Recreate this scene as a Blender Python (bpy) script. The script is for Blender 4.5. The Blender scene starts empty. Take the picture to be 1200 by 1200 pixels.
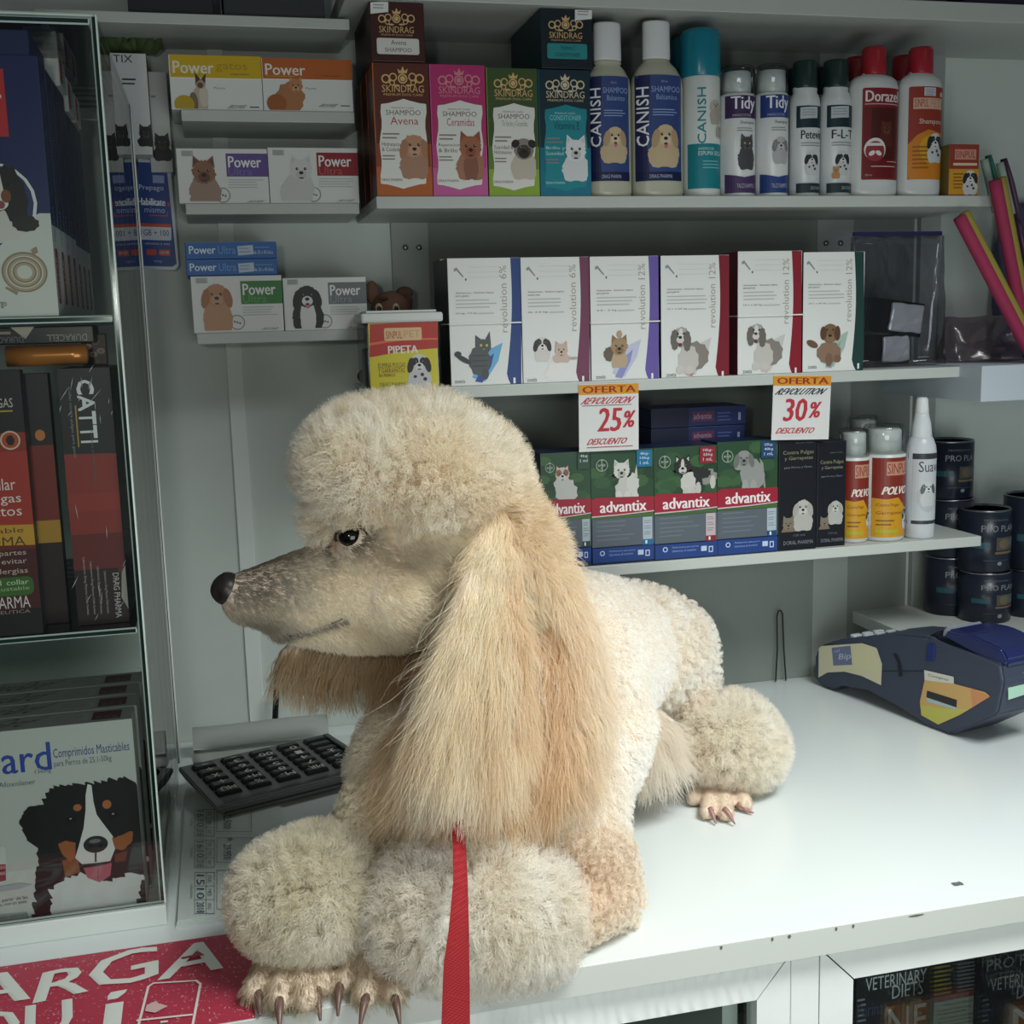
import bpy, bmesh, math, random
import numpy as np
from mathutils import Vector, Matrix, noise

SC = bpy.context.scene
COL = SC.collection
random.seed(7)
RNG = np.random.default_rng(11)

# ------------------------------------------------------------------ camera
F = 1382.7                                   # focal length in pixels of the 1200 px frame
YAW, PIT, ROL = [math.radians(a) for a in (13.75, 9.0, -1.586)]
_cy, _sy = math.cos(YAW), math.sin(YAW)
FW = Vector((_sy*math.cos(PIT), _cy*math.cos(PIT), -math.sin(PIT)))
_r = Vector((_cy, -_sy, 0)); _u = _r.cross(FW)
RT = _r*math.cos(ROL) + _u*math.sin(ROL)
UP = -_r*math.sin(ROL) + _u*math.cos(ROL)
CAM = Vector((0, 0, 1.46))
cd = bpy.data.cameras.new('camera'); cam = bpy.data.objects.new('camera', cd); COL.objects.link(cam)
cd.sensor_width = 36; cd.lens = 36*F/1200; cd.clip_start = .02
cam.matrix_world = Matrix(((RT.x, UP.x, -FW.x, CAM.x), (RT.y, UP.y, -FW.y, CAM.y), (RT.z, UP.z, -FW.z, CAM.z), (0, 0, 0, 1)))
SC.camera = cam

# ------------------------------------------------------------------ world, lights, exposure
w = bpy.data.worlds.new('world'); SC.world = w; w.use_nodes = True
w.node_tree.nodes['Background'].inputs[0].default_value = (.80, .93, .95, 1)
w.node_tree.nodes['Background'].inputs[1].default_value = .07
def area(name, loc, target, sx, sy, watts, color):
    l = bpy.data.lights.new(name, 'AREA'); l.shape = 'RECTANGLE'; l.size = sx; l.size_y = sy; l.energy = watts; l.color = color
    o = bpy.data.objects.new(name, l); COL.objects.link(o); o.location = loc
    o.rotation_euler = (Vector(target) - Vector(loc)).to_track_quat('-Z', 'Y').to_euler()
    return o
area('flash_light', CAM - RT*.13 + UP*.06, (.35, 1.3, 1.2), .05, .05, 1.3, (1, .97, .9))
key = area('counter_lamp', (.80, .42, 2.15), (.58, .90, .9), .8, .4, 6.0, (.96, 1, .97)); key.data.spread = math.radians(84)
area('shop_front_daylight', (.42, -.14, 1.02), (.34, 1.1, .98), .7, .7, 6.6, (.93, 1, .98))
SC.view_settings.view_transform = 'Standard'; SC.view_settings.look = 'None'
SC.view_settings.exposure = 0.12; SC.view_settings.gamma = 1; SC.view_settings.use_curve_mapping = False
SC.cycles.transparent_max_bounces = 24
SC.cycles.max_bounces = 10; SC.cycles.diffuse_bounces = 6

# ------------------------------------------------------------------ helpers
def ray(x, y): return FW + RT*((x-600)/F) + UP*((600-y)/F)
def atY(x, y, Y):
    d = ray(x, y); return CAM + d*(Y/d.y)
def atZ(x, y, Z):
    d = ray(x, y); return CAM + d*((Z-CAM.z)/d.z)
def atPlane(x, y, p, n):
    d = ray(x, y); return CAM + d*((p-CAM).dot(n)/d.dot(n))
def lin(c):
    c = c/255; return c/12.92 if c <= .04045 else ((c+.055)/1.055)**2.4
def rgb(h): return tuple(lin(int(h[i:i+2], 16)) for i in (0, 2, 4))
MATS = {}
def mat(h, rough=.45, spec=.4, metal=0, name=None, grain=0):
    k = (h, rough, spec, metal, grain)
    if k in MATS: return MATS[k]
    m = bpy.data.materials.new(name or 'mat_'+h); m.use_nodes = True
    nt = m.node_tree; b = nt.nodes['Principled BSDF']
    b.inputs['Base Color'].default_value = (*rgb(h), 1); b.inputs['Roughness'].default_value = rough
    b.inputs['Specular IOR Level'].default_value = spec; b.inputs['Metallic'].default_value = metal
    if grain:
        tc = nt.nodes.new('ShaderNodeTexCoord'); n = nt.nodes.new('ShaderNodeTexNoise'); n.inputs['Scale'].default_value = 35
        n.inputs['Detail'].default_value = 5
        mx = nt.nodes.new('ShaderNodeMix'); mx.data_type = 'RGBA'; mx.blend_type = 'MULTIPLY'
        rp = nt.nodes.new('ShaderNodeMapRange'); rp.inputs[3].default_value = 1-grain; rp.inputs[4].default_value = 1
        nt.links.new(tc.outputs['Object'], n.inputs['Vector']); nt.links.new(n.outputs[0], rp.inputs[0])
        mx.inputs[0].default_value = 1; mx.inputs[6].default_value = (*rgb(h), 1)
        nt.links.new(rp.outputs[0], mx.inputs[7]); nt.links.new(mx.outputs[2], b.inputs['Base Color'])
        bp = nt.nodes.new('ShaderNodeBump'); bp.inputs['Strength'].default_value = .08; bp.inputs['Distance'].default_value = .002
        nt.links.new(n.outputs[0], bp.inputs['Height']); nt.links.new(bp.outputs[0], b.inputs['Normal'])
    MATS[k] = m; return m
def glass_mat(name, tint, gloss=1.0, base=0.0, dirt=None):
    m = bpy.data.materials.new(name); m.use_nodes = True; nt = m.node_tree; nt.nodes.clear()
    out = nt.nodes.new('ShaderNodeOutputMaterial'); t = nt.nodes.new('ShaderNodeBsdfTransparent'); g = nt.nodes.new('ShaderNodeBsdfGlossy')
    g.inputs['Roughness'].default_value = .01 if dirt is None else dirt
    t.inputs[0].default_value = (*tint, 1)
    fr = nt.nodes.new('ShaderNodeFresnel'); fr.inputs[0].default_value = 1.45
    ma = nt.nodes.new('ShaderNodeMath'); ma.operation = 'MULTIPLY_ADD'; ma.inputs[1].default_value = gloss; ma.inputs[2].default_value = base; ma.use_clamp = True
    mx = nt.nodes.new('ShaderNodeMixShader')
    nt.links.new(fr.outputs[0], ma.inputs[0]); nt.links.new(ma.outputs[0], mx.inputs[0]); nt.links.new(t.outputs[0], mx.inputs[1]); nt.links.new(g.outputs[0], mx.inputs[2])
    nt.links.new(mx.outputs[0], out.inputs[0]); return m

def link(name, me, mats=None, parent=None, loc=None):
    o = bpy.data.objects.new(name, me); COL.objects.link(o)
    if mats:
        for m in (mats if isinstance(mats, (list, tuple)) else [mats]): me.materials.append(m)
    if parent: o.parent = parent
    if loc is not None: o.location = loc
    return o
def tag(o, label, cat, group=None):
    o['label'] = label; o['category'] = cat
    if group: o['group'] = group
    return o
def struct(o): o['kind'] = 'structure'; return o
def empty(name, loc, rz=0):
    o = bpy.data.objects.new(name, None); COL.objects.link(o); o.location = loc; o.rotation_euler = (0, 0, rz); o.empty_display_size = .01
    return o
def mesh_of(bm, name, smooth=False):
    bmesh.ops.recalc_face_normals(bm, faces=bm.faces)
    me = bpy.data.meshes.new(name); bm.to_mesh(me); bm.free()
    if smooth: me.polygons.foreach_set('use_smooth', [True]*len(me.polygons))
    return me
def bm_box(bm, x0, x1, y0, y1, z0, z1, bev=0, mi=0, M=None):
    vs = [bm.verts.new((x, y, z)) for z in (z0, z1) for y in (y0, y1) for x in (x0, x1)]
    fs = [bm.faces.new([vs[i] for i in q]) for q in ((0, 2, 3, 1), (4, 5, 7, 6), (0, 1, 5, 4), (2, 6, 7, 3), (0, 4, 6, 2), (1, 3, 7, 5))]
    for f in fs: f.material_index = mi
    if bev:
        r = bmesh.ops.bevel(bm, geom=list({e for f in fs for e in f.edges}), offset=bev, segments=2, affect='EDGES', profile=.5)
        vs = list({v for f in r['faces'] for v in f.verts} | {v for v in vs if v.is_valid})
    if M is not None: bmesh.ops.transform(bm, matrix=M, verts=[v for v in vs if v.is_valid])
    return vs
def boxme(name, x0, x1, y0, y1, z0, z1, bev=0):
    bm = bmesh.new(); bm_box(bm, x0, x1, y0, y1, z0, z1, bev); return mesh_of(bm, name)
def bm_prism(bm, pts, y0, y1, mi=0):
    """polygon in x-z extruded along y"""
    a = [bm.verts.new((x, y0, z)) for x, z in pts]; b = [bm.verts.new((x, y1, z)) for x, z in pts]; n = len(pts)
    fs = [bm.faces.new(a), bm.faces.new(b[::-1])] + [bm.faces.new([a[i], b[i], b[(i+1) % n], a[(i+1) % n]]) for i in range(n)]
    for f in fs: f.material_index = mi
    return a + b
def bm_lathe(bm, prof, ax=1, ay=1, seg=40, mi=0, cx=0, cy=0):
    rings = []
    for r, z in prof:
        rings.append([bm.verts.new((cx+max(r, 1e-5)*ax*math.cos(2*math.pi*i/seg), cy+max(r, 1e-5)*ay*math.sin(2*math.pi*i/seg), z)) for i in range(seg)])
    for a, b in zip(rings, rings[1:]):
        for i in range(seg):
            f = bm.faces.new([a[i], a[(i+1) % seg], b[(i+1) % seg], b[i]]); f.material_index = mi
    for r, rev in ((rings[0], True), (rings[-1], False)):
        f = bm.faces.new(r[::-1] if rev else r); f.material_index = mi
def lathe_me(name, prof, ax=1, ay=1, seg=40):
    bm = bmesh.new(); bm_lathe(bm, prof, ax, ay, seg); me = mesh_of(bm, name, True)
    return me
def tube_me(name, pts, rad, seg=8, flat=1):
    bm = bmesh.new(); pts = [Vector(p) for p in pts]; rings = []
    for i, p in enumerate(pts):
        d = (pts[min(i+1, len(pts)-1)] - pts[max(i-1, 0)]).normalized()
        a = d.cross(Vector((0, 0, 1))); a = a.normalized() if a.length > 1e-3 else Vector((1, 0, 0)); b = a.cross(d)
        r = rad(i/(len(pts)-1)) if callable(rad) else rad
        rings.append([bm.verts.new(p + a*r*math.cos(2*math.pi*k/seg) + b*r*flat*math.sin(2*math.pi*k/seg)) for k in range(seg)])
    for A, B in zip(rings, rings[1:]):
        for k in range(seg): bm.faces.new([A[k], A[(k+1) % seg], B[(k+1) % seg], B[k]])
    bm.faces.new(rings[0]); bm.faces.new(rings[-1][::-1])
    return mesh_of(bm, name, True)

# ------------------------------------------------------------------ printed artwork
_TXT = {}
def text_geo(s):
    if s not in _TXT:
        c = bpy.data.curves.new('t', 'FONT'); c.body = s; c.resolution_u = 2
        o = bpy.data.objects.new('t', c); me = o.to_mesh()
        v = np.zeros(len(me.vertices)*3); me.vertices.foreach_get('co', v); v = v.reshape(-1, 3)[:, :2].copy()
        f = [tuple(p.vertices) for p in me.polygons]
        o.to_mesh_clear(); bpy.data.objects.remove(o); bpy.data.curves.remove(c)
        if len(v): v -= v.min(0); v /= np.maximum(v.max(0), 1e-6)
        _TXT[s] = (v, f)
    return _TXT[s]
def clip_poly(p, r):
    for ax, lim, sg in ((0, r[0], 1), (1, r[1], 1), (0, r[2], -1), (1, r[3], -1)):
        q = []
        for i in range(len(p)):
            a, b = p[i-1], p[i]; ia, ib = sg*(a[ax]-lim) >= 0, sg*(b[ax]-lim) >= 0
            if ia != ib:
                t = (lim-a[ax])/(b[ax]-a[ax]); q.append((a[0]+t*(b[0]-a[0]), a[1]+t*(b[1]-a[1])))
            if ib: q.append(b)
        p = q
        if len(p) < 3: return []
    return p
class Art:
    """flat print of size W x H metres; u, v run 0..1 from its lower left corner"""
    def __init__(s, W, H, clip=(0, 0, 1, 1)):
        s.W, s.H, s.P, s.clip, s.n, s.asp = W, H, [], clip, 0, W/H
    def poly(s, pts, col, raw=False):
        s.n += 1
        if not raw: pts = clip_poly(list(pts), s.clip)
        if len(pts) >= 3: s.P.append((pts, [tuple(range(len(pts)))], col, s.n))
        return s
    def rect(s, u0, v0, u1, v1, col): return s.poly([(u0, v0), (u1, v0), (u1, v1), (u0, v1)], col)
    def rrect(s, u0, v0, u1, v1, r, col):
        ru, rv = r, r*s.asp; P = []
        for cx, cy, a0 in ((u1-ru, v1-rv, 0), (u0+ru, v1-rv, 90), (u0+ru, v0+rv, 180), (u1-ru, v0+rv, 270)):
            P += [(cx+ru*math.cos(math.radians(a0+k*22.5)), cy+rv*math.sin(math.radians(a0+k*22.5))) for k in range(5)]
        return s.poly(P, col)
    def ell(s, cx, cy, rx, ry, col, n=20, rough=0, rot=0, seed=0):
        """rx, ry in units of W (aspect kept)"""
        P = []; c, d = math.cos(math.radians(rot)), math.sin(math.radians(rot))
        for i in range(n):
            a = 2*math.pi*i/n; k = 1
            if rough: k = 1 + rough*(noise.noise(Vector((math.cos(a)*3+seed, math.sin(a)*3, seed*1.7)))*1.2 + (.35 if i % 2 else -.35))
            x, y = rx*k*math.cos(a), ry*k*math.sin(a)
            P.append((cx+x*c-y*d, cy+(x*d+y*c)*s.asp))
        return s.poly(P, col)
    def ring(s, cx, cy, r, t, col, n=24):
        o = [(cx+r*math.cos(2*math.pi*i/n), cy+r*math.sin(2*math.pi*i/n)*s.asp) for i in range(n)]
        q = [(cx+(r-t)*math.cos(2*math.pi*i/n), cy+(r-t)*math.sin(2*math.pi*i/n)*s.asp) for i in range(n)]
        s.n += 1; s.P.append((o+q, [(i, (i+1) % n, n+(i+1) % n, n+i) for i in range(n)], col, s.n)); return s
    def text(s, t, u, v, w, h, col, rot=0, mirror=False, shear=0):
        g, f = text_geo(t)
        if not len(g): return s
        g = g.copy()
        if shear: g[:, 0] += shear*g[:, 1]; g[:, 0] /= g[:, 0].max()
        if mirror: g[:, 0] = 1-g[:, 0]
        if rot == 90: g = np.stack([1-g[:, 1], g[:, 0]], 1)
        if rot == 270: g = np.stack([g[:, 1], 1-g[:, 0]], 1)
        if rot == 180: g = 1-g
        s.n += 1; s.P.append(([(u+w*a, v+h*b) for a, b in g], f, col, s.n)); return s
    def lines(s, u0, u1, v1, n, dv, col, th=.35, rag=.2):
        r = random.Random(int(v1*1e4)+n)
        for i in range(n):
            s.rect(u0, v1-i*dv-dv*th, u1-(u1-u0)*rag*r.random(), v1-i*dv, col)
        return s
    def pet(s, cx, cy, k, coat, ear=None, muz=None, body=None, style='drop', patch=None, rough=.06, chest=None, nose='1c1816', tongue=False, bh=1.7, bw=1.25, dx=0., eye='15110f'):
        """animal portrait: head radius k (in W)"""
        ear, muz, body = ear or coat, muz or coat, body or coat
        A = s.asp; sd = cx*17+cy*5
        E = lambda x, y, rx, ry, c, rot=0, ro=0, n=20: s.ell(cx+x*k, cy+y*k*A, rx*k, ry*k, c, n, ro, rot, sd)
        def bust(w, c, top=-.35):
            half = [(.55*w, top), (.78*w, -.75), (1.0*w, -bh*.62-.2), (1.06*w, -bh*.9-.1), (.98*w, -bh*1.25-.1), (.8*w, -bh*1.62), (.45*w, -bh*1.68), (.16*w, -bh*1.62)]
            pts = half+[(-x, y) for x, y in half[::-1]]; out = []
            for i, (p, q) in enumerate(zip(pts, pts[1:]+pts[:1])):
                for j in range(3):
                    t = j/3; f = 1+rough*.8*(1 if (i*3+j) % 2 else -.6)*noise.noise(Vector((i*1.7+sd, j*2.3, 0)))*2
                    out.append((cx+k*(dx*min(1, -(p[1]+(q[1]-p[1])*t)/bh)+(p[0]+(q[0]-p[0])*t)*f), cy+k*A*(p[1]+(q[1]-p[1])*t)))
            s.poly(out, c)
        bust(bw, body)
        if chest: bust(bw*.5, chest)
        if style == 'prick':
            for q in (-1, 1):
                s.poly([(cx+q*.95*k, cy+.35*k*A), (cx+q*.85*k, cy+1.4*k*A), (cx+q*.2*k, cy+.85*k*A)], ear)
                s.poly([(cx+q*.82*k, cy+.55*k*A), (cx+q*.78*k, cy+1.15*k*A), (cx+q*.4*k, cy+.8*k*A)], muz)
        if style == 'far': pass
        E(0, 0, 1, .98, coat, 0, rough, 32)
        if style == 'drop':
            for q in (-1, 1): E(q*.95, -.25, .36, .85, ear, q*12, rough, 24)
        if style == 'fold':
            for q in (-1, 1): E(q*.82, .48, .42, .36, ear, -q*35, rough*.5)
        if patch:
            for px, py, rx, ry, c in patch: E(px, py, rx, ry, c, 0, rough)
        E(0, -.42, .5, .45, muz, 0, rough*.7, 24)
        if tongue: E(.02, -.85, .2, .28, 'c4707a')
        E(0, -.72, .22, .07, '3a2c28')
        E(0, -.25, .2, .15, nose)
        for q in (-1, 1):
            E(q*.38, .12, .13, .13, eye); E(q*.38+.04, .16, .035, .035, 'ffffff')
        return s
    # the same in reference-frame pixels, on the plane s.org (X0, Y, Z0)
    def pt(s, x, y):
        p = atY(x, y, s.org[1]); return (p.x-s.org[0])/s.W, (p.z-s.org[2])/s.H
    def k(s, x, y, px):
        a, b = s.pt(x, y)[0], s.pt(x+1, y)[0]; return px*(b-a)
    def uvs(s, x0, y0, x1, y1):
        return s.pt(x0, (y0+y1)/2)[0], s.pt((x0+x1)/2, y1)[1], s.pt(x1, (y0+y1)/2)[0], s.pt((x0+x1)/2, y0)[1]
    def R(s, x0, y0, x1, y1, c): return s.rect(*s.uvs(x0, y0, x1, y1), c)
    def RR(s, x0, y0, x1, y1, r, c): return s.rrect(*s.uvs(x0, y0, x1, y1), s.k(x0, y0, r), c)
    def PL(s, pts, c): return s.poly([s.pt(*p) for p in pts], c)
    def EL(s, x, y, rx, ry, c, **k):
        u, v = s.pt(x, y); q = s.k(x, y, 1); return s.ell(u, v, rx*q, ry*q, c, **k)
    def RG(s, x, y, r, t, c):
        u, v = s.pt(x, y); q = s.k(x, y, 1); return s.ring(u, v, r*q, t*q, c)
    def T(s, t, x0, y0, x1, y1, c, **k):
        a, b, d, e = s.uvs(x0, y0, x1, y1); return s.text(t, a, b, d-a, e-b, c, **k)
    def LN(s, x0, y0, x1, n, dy, c, th=.4, rag=.25):
        r = random.Random(int(x0*7+y0*3))
        for i in range(n): s.R(x0, y0+i*dy, x1-(x1-x0)*rag*r.random(), y0+i*dy+dy*th, c)
        return s
    def PET(s, x, y, kp, *a, **k):
        u, v = s.pt(x, y); return s.pet(u, v, s.k(x, y, kp), *a, **k)
    def build(s, name, parent, loc=(0, 0, 0), wrap=None, rough=.42, eps=.00003, cuts=None, rot=None, spec=.4):
        V, FA, MI, cols = [], [], [], {}
        for pts, fs, c, n in s.P:
            b = len(V); V += [(u*s.W, -eps*(n+1), v*s.H) for u, v in pts]
            for f in fs: FA.append([b+i for i in f]); MI.append(cols.setdefault(c, len(cols)))
        me = bpy.data.meshes.new(name); me.from_pydata(V, [], FA); me.polygons.foreach_set('material_index', MI)
        if wrap:
            a, bb = wrap; bm = bmesh.new(); bm.from_mesh(me); bmesh.ops.triangulate(bm, faces=bm.faces)
            N = cuts or 14
            for i in range(1, N):
                bmesh.ops.bisect_plane(bm, geom=bm.verts[:]+bm.edges[:]+bm.faces[:], plane_co=(s.W*i/N, 0, 0), plane_no=(1, 0, 0))
            for v in bm.verts:
                x = v.co.x - s.W/2; x = max(-a*.999, min(a*.999, x)); ny = bb*math.sqrt(1-(x/a)**2)
                v.co.x = x; v.co.y = -ny + v.co.y - .0002
            bm.to_mesh(me); bm.free()
        o = link(name, me, [mat(c, rough, spec) for c in cols], parent, loc)
        if rot: o.rotation_euler = rot
        return o

# ------------------------------------------------------------------ box and shelf builders
YS = 1.45          # front line of the right hand shelves
def span(x0, y0, x1, y1, Y):
    """pixel rectangle (edge middles) -> X0, X1, Z0, Z1 on the plane at depth Y"""
    ym, xm = (y0+y1)/2, (x0+x1)/2
    return atY(x0, ym, Y).x, atY(x1, ym, Y).x, atY(xm, y1, Y).z, atY(xm, y0, Y).z
def carton(name, label, cat, px, Y, depth, col, z0=None, group=None, side=None, bev=.0008, rz=0, rough=.42):
    X0, X1, Z0, Z1 = span(*px, Y)
    if z0 is not None: Z0 = z0
    W, H = X1-X0, Z1-Z0
    bm = bmesh.new(); bm_box(bm, 0, W, 0, depth, 0, H, bev)
    me = mesh_of(bm, name)
    o = link(name, me, [mat(col, rough), mat(side or col, rough)], None, (X0, Y, Z0)); o.rotation_euler.z = rz
    if side:
        for p in me.polygons:
            if abs(p.normal.x) > .5 or p.normal.z > .5 or p.normal.y > .5: p.material_index = 1
    tag(o, label, cat, group)
    a = Art(W, H); a.org = (X0, Y, Z0)
    return o, a
def board(name, label, x0, x1, y0, y1, z0, z1, m, cat='shelf', group=None):
    o = link(name, boxme(name, 0, x1-x0, 0, y1-y0, 0, z1-z0, .001), m, None, (x0, y0, z0)); tag(o, label, cat, group); return o
# ------------------------------------------------------------------ the room
ZC = .896                                     # counter top
YW = 1.65                                     # back wall
wallm = mat('d0d9d4', .6, .3, grain=.06, name='grey_green_paint')
whitem = mat('bfc4c0', .4, .4, grain=.05, name='white_melamine')
woodw = mat('e6e9e6', .5, .35, grain=.10, name='white_painted_wood')
struct(link('floor', boxme('floor', -2.2, 2.6, -2.0, 1.9, -.05, 0), mat('8c8a84', .5, grain=.2)))
struct(link('wall_back', boxme('wall_back', -2.2, 2.6, YW, YW+.1, 0, 2.7), wallm))
struct(link('wall_right', boxme('wall_right', 1.62, 1.72, .2, YW, 0, 2.7), mat('a9b0b4', .6, grain=.06)))
def trim(n, x, w, z0, z1, d=.006, m=None):
    struct(link('trim_%d' % n, boxme('trim', x-w/2, x+w/2, YW-d, YW, z0, z1, .001), m or mat('a4aba7', .6, .3, grain=.06)))
trim(1, atY(286, 600, YW).x, .021, ZC, 2.6, .004, mat('e4ece8', .6, .3, grain=.05))
trim(2, atY(480, 290, YW).x, .052, ZC, 2.6)
trim(3, atY(977, 285, YW).x, .060, ZC, 2.6)
trim(4, atY(1078, 560, YW).x, .034, ZC, 2.6, .012)

struct(link('trim_6', boxme('trim', atY(481, 500, YW-.004).x, atY(1066, 500, YW-.004).x, YW-.004, YW, ZC, 2.6, .001), mat('868d89', .6, .3, grain=.06)))
# ------------------------------------------------------------------ shop counter
CX0, CX1, CY0 = -.95, 1.55, .930
counter = empty('shop_counter', (0, CY0, 0))
tag(counter, 'long white shop counter with mitred glass fronted cupboards under its top', 'counter')
def cpart(name, bm, m, parent=counter):
    return link(name, mesh_of(bm, name), m, parent)
bm = bmesh.new(); bm_box(bm, CX0, CX1, .0012, YW-CY0-.002, ZC-.027, ZC, .0006)
cpart('counter_top', bm, mat('d9e0e0', .22, .5, name='white_laminate'))
bm = bmesh.new(); bm_box(bm, CX0, CX1, 0, .0011, ZC-.027, ZC-.0003); cpart('edge_band', bm, mat('c3c6c0', .45))
# worn chips along the front edge
chipm = mat('5d5f5c', .8)
for px, py, wd in ((1074, 1058, 19), (980, 1076, 3), (925, 1087, 4), (905, 1090, 3), (845, 1102, 3), (1000, 1072, 3)):
    x = atY(px, py, CY0).x; bm = bmesh.new()
    bm.faces.new([bm.verts.new((x+wd*.00045*math.cos(a)*(1+.3*math.sin(3*a)), -.0003, ZC-(.0012+.0011 if wd > 8 else .0028)+(.0011 if wd > 8 else .0020)*math.sin(a))) for a in np.linspace(0, 6.28, 9)[:-1]])
    cpart('chip', bm, chipm)
for (px, py), q in (((1122, 1036), 1), ((905, 828), .35)):
    p = atZ(px, py, ZC); bm = bmesh.new()
    bm.faces.new([bm.verts.new((p.x+q*.006*math.cos(a), p.y-CY0+q*.006*math.sin(a)*(1+.5*math.cos(2*a)), ZC+.0003)) for a in np.linspace(0, 6.28, 10)[:-1]])
    cpart('chip', bm, chipm)
yf = CY0+.012
L = lambda x, y: (atY(x, y, yf).x, atY(x, y, yf).z)
zt = ZC-.027; zi = L(1000, 1147)[1]; zb = .10
xp0, xp1 = L(927, 1150)[0], L(960, 1150)[0]
bm = bmesh.new(); bm_box(bm, xp0, xp1, .012, .06, 0, zt, .001); cpart('post', bm, woodw)
xr = L(1000, 1150)[0]; xl = L(887, 1172)[0]; zl = L(887, 1172)[1]
def frame_piece(name, pts, y0=.012, y1=.034):
    bm = bmesh.new(); bm_prism(bm, pts, y0, y1); return cpart(name, bm, woodw)
g = .0008
grainm = mat('e3e6e3', .5, .35, name='grained_white_wood').copy(); nt = grainm.node_tree
wvn = nt.nodes.new('ShaderNodeTexWave'); wvn.inputs['Scale'].default_value = 26; wvn.inputs['Distortion'].default_value = 9; wvn.inputs['Detail'].default_value = 2; wvn.inputs['Detail Scale'].default_value = .6
tcn = nt.nodes.new('ShaderNodeTexCoord'); bpn = nt.nodes.new('ShaderNodeBump'); bpn.inputs['Strength'].default_value = .45; bpn.inputs['Distance'].default_value = .002
nt.links.new(tcn.outputs['Object'], wvn.inputs['Vector']); nt.links.new(wvn.outputs[1], bpn.inputs['Height']); nt.links.new(bpn.outputs[0], nt.nodes['Principled BSDF'].inputs['Normal'])
frame_piece('top_rail', [(CX0, zt), (xp0-g, zt), (xl-g, zl), (CX0, zl)]).data.materials[0] = grainm
frame_piece('stile', [(xp0-g, zt-.002), (xp0-g, zb), (xl, zb), (xl, zl-.001)])
frame_piece('top_rail', [(xp1+g, zt), (CX1, zt), (CX1, zi), (xr+g, zi)])
frame_piece('stile', [(xp1+g, zt-.002), (xr, zi-.001), (xr, zb), (xp1+g, zb)])
frame_piece('bottom_rail', [(CX0, zb), (CX1, zb), (CX1, 0), (CX0, 0)])
paneclear = glass_mat('cabinet_glass', (.93, .97, .95), .8)
bm = bmesh.new(); bm_box(bm, xr-.004, CX1-.01, .022, .026, zb, zi+.004); cpart('glass_panel', bm, paneclear)
bm = bmesh.new(); bm_box(bm, CX0+.01, xl+.004, .022, .026, zb, zl+.004); cpart('glass_panel', bm, paneclear)
bm = bmesh.new(); bm_box(bm, CX0, CX1, .60, .62, 0, zt); cpart('back_board', bm, mat('5c6964', .6))
bm = bmesh.new(); bm_box(bm, CX0, CX1, .04, .60, .40, .415); cpart('inner_shelf', bm, whitem)
xo = L(866, 1180)[0]
bm = bmesh.new(); bm_box(bm, xo, xo+.016, .05, .60, .415, zt); cpart('divider', bm, whitem)

# red recharge decal lying on the counter top
def flat_art(art, name, o, ux, uy, W, H):
    """print lying face up: u along ux, v along uy"""
    ob = art.build(name, None, eps=.00003, rough=.4)
    ux, uy = Vector(ux).normalized(), Vector(uy).normalized(); n = ux.cross(uy)
    ob.matrix_world = Matrix(((ux.x, -n.x, uy.x, o[0]), (ux.y, -n.y, uy.y, o[1]), (ux.z, -n.z, uy.z, o[2]), (0, 0, 0, 1)))
    return ob
class FArt(Art):
    def pt(s, x, y):
        p = atZ(x, y, s.org[2]); return (p.x-s.org[0])/s.W, (p.y-s.org[1])/s.H
y0s = CY0+.003; y1s = atZ(100, 1119, ZC).y; x1s = atZ(296, 1140, ZC).x
a = FArt(x1s+.60, y1s-y0s); a.org = (-.60, y0s, ZC)
a.rect(0, 0, 1, 1, 'ad344a')
rr = random.Random(3)
a.n = 5
for i in range(2600):
    a.n = 4 + i % 6
    u, v, t = rr.random(), rr.random(), rr.random()*6.28; l = .0014+.0020*rr.random()
    if u < .5: continue
    du, dv = l/a.W*math.cos(t), l/a.H*math.sin(t)
    a.poly([(u, v), (u+du, v+dv), (u+du-dv*.12, v+dv+du*.9)], 'dd8a95' if i % 3 else 'e6b3b8')
a.n = 12
def quad_text(a, t, p00, p10, p01, col):
    """text whose box corners (lower left, lower right, upper left) are pixels"""
    g, f = text_geo(t); A, B, Cc = [Vector(a.pt(*p)) for p in (p00, p10, p01)]
    a.n += 1; a.P.append(([tuple(A+(B-A)*x+(Cc-A)*y) for x, y in g], f, col, a.n))
for dx in (0, 2, 4):
    quad_text(a, 'REC', (-215+dx, 1226), (-72+dx, 1196), (-196+dx, 1185), 'd9ddd6')
    for ch, q in (('A', ((-70, 1187), (32, 1172), (-48, 1148))), ('R', ((38, 1177), (100, 1163), (50, 1141))), ('G', ((102, 1164), (182, 1146), (106, 1124))), ('A', ((184, 1150), (258, 1136), (196, 1112)))):
        quad_text(a, ch, *[(x+dx, y) for x, y in q], 'd9ddd6')
    quad_text(a, 'AQU', (-120+dx, 1250), (82+dx, 1215), (-110+dx, 1203), 'd9ddd6')
    quad_text(a, 'I', (118+dx, 1222), (136+dx, 1219), (124+dx, 1178), 'd9ddd6')
    quad_text(a, "'", (122+dx, 1174), (138+dx, 1171), (130+dx, 1164), 'd9ddd6')
ph = [(160, 1213), (174, 1158), (180, 1154), (230, 1151), (235, 1155), (226, 1203)]
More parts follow.
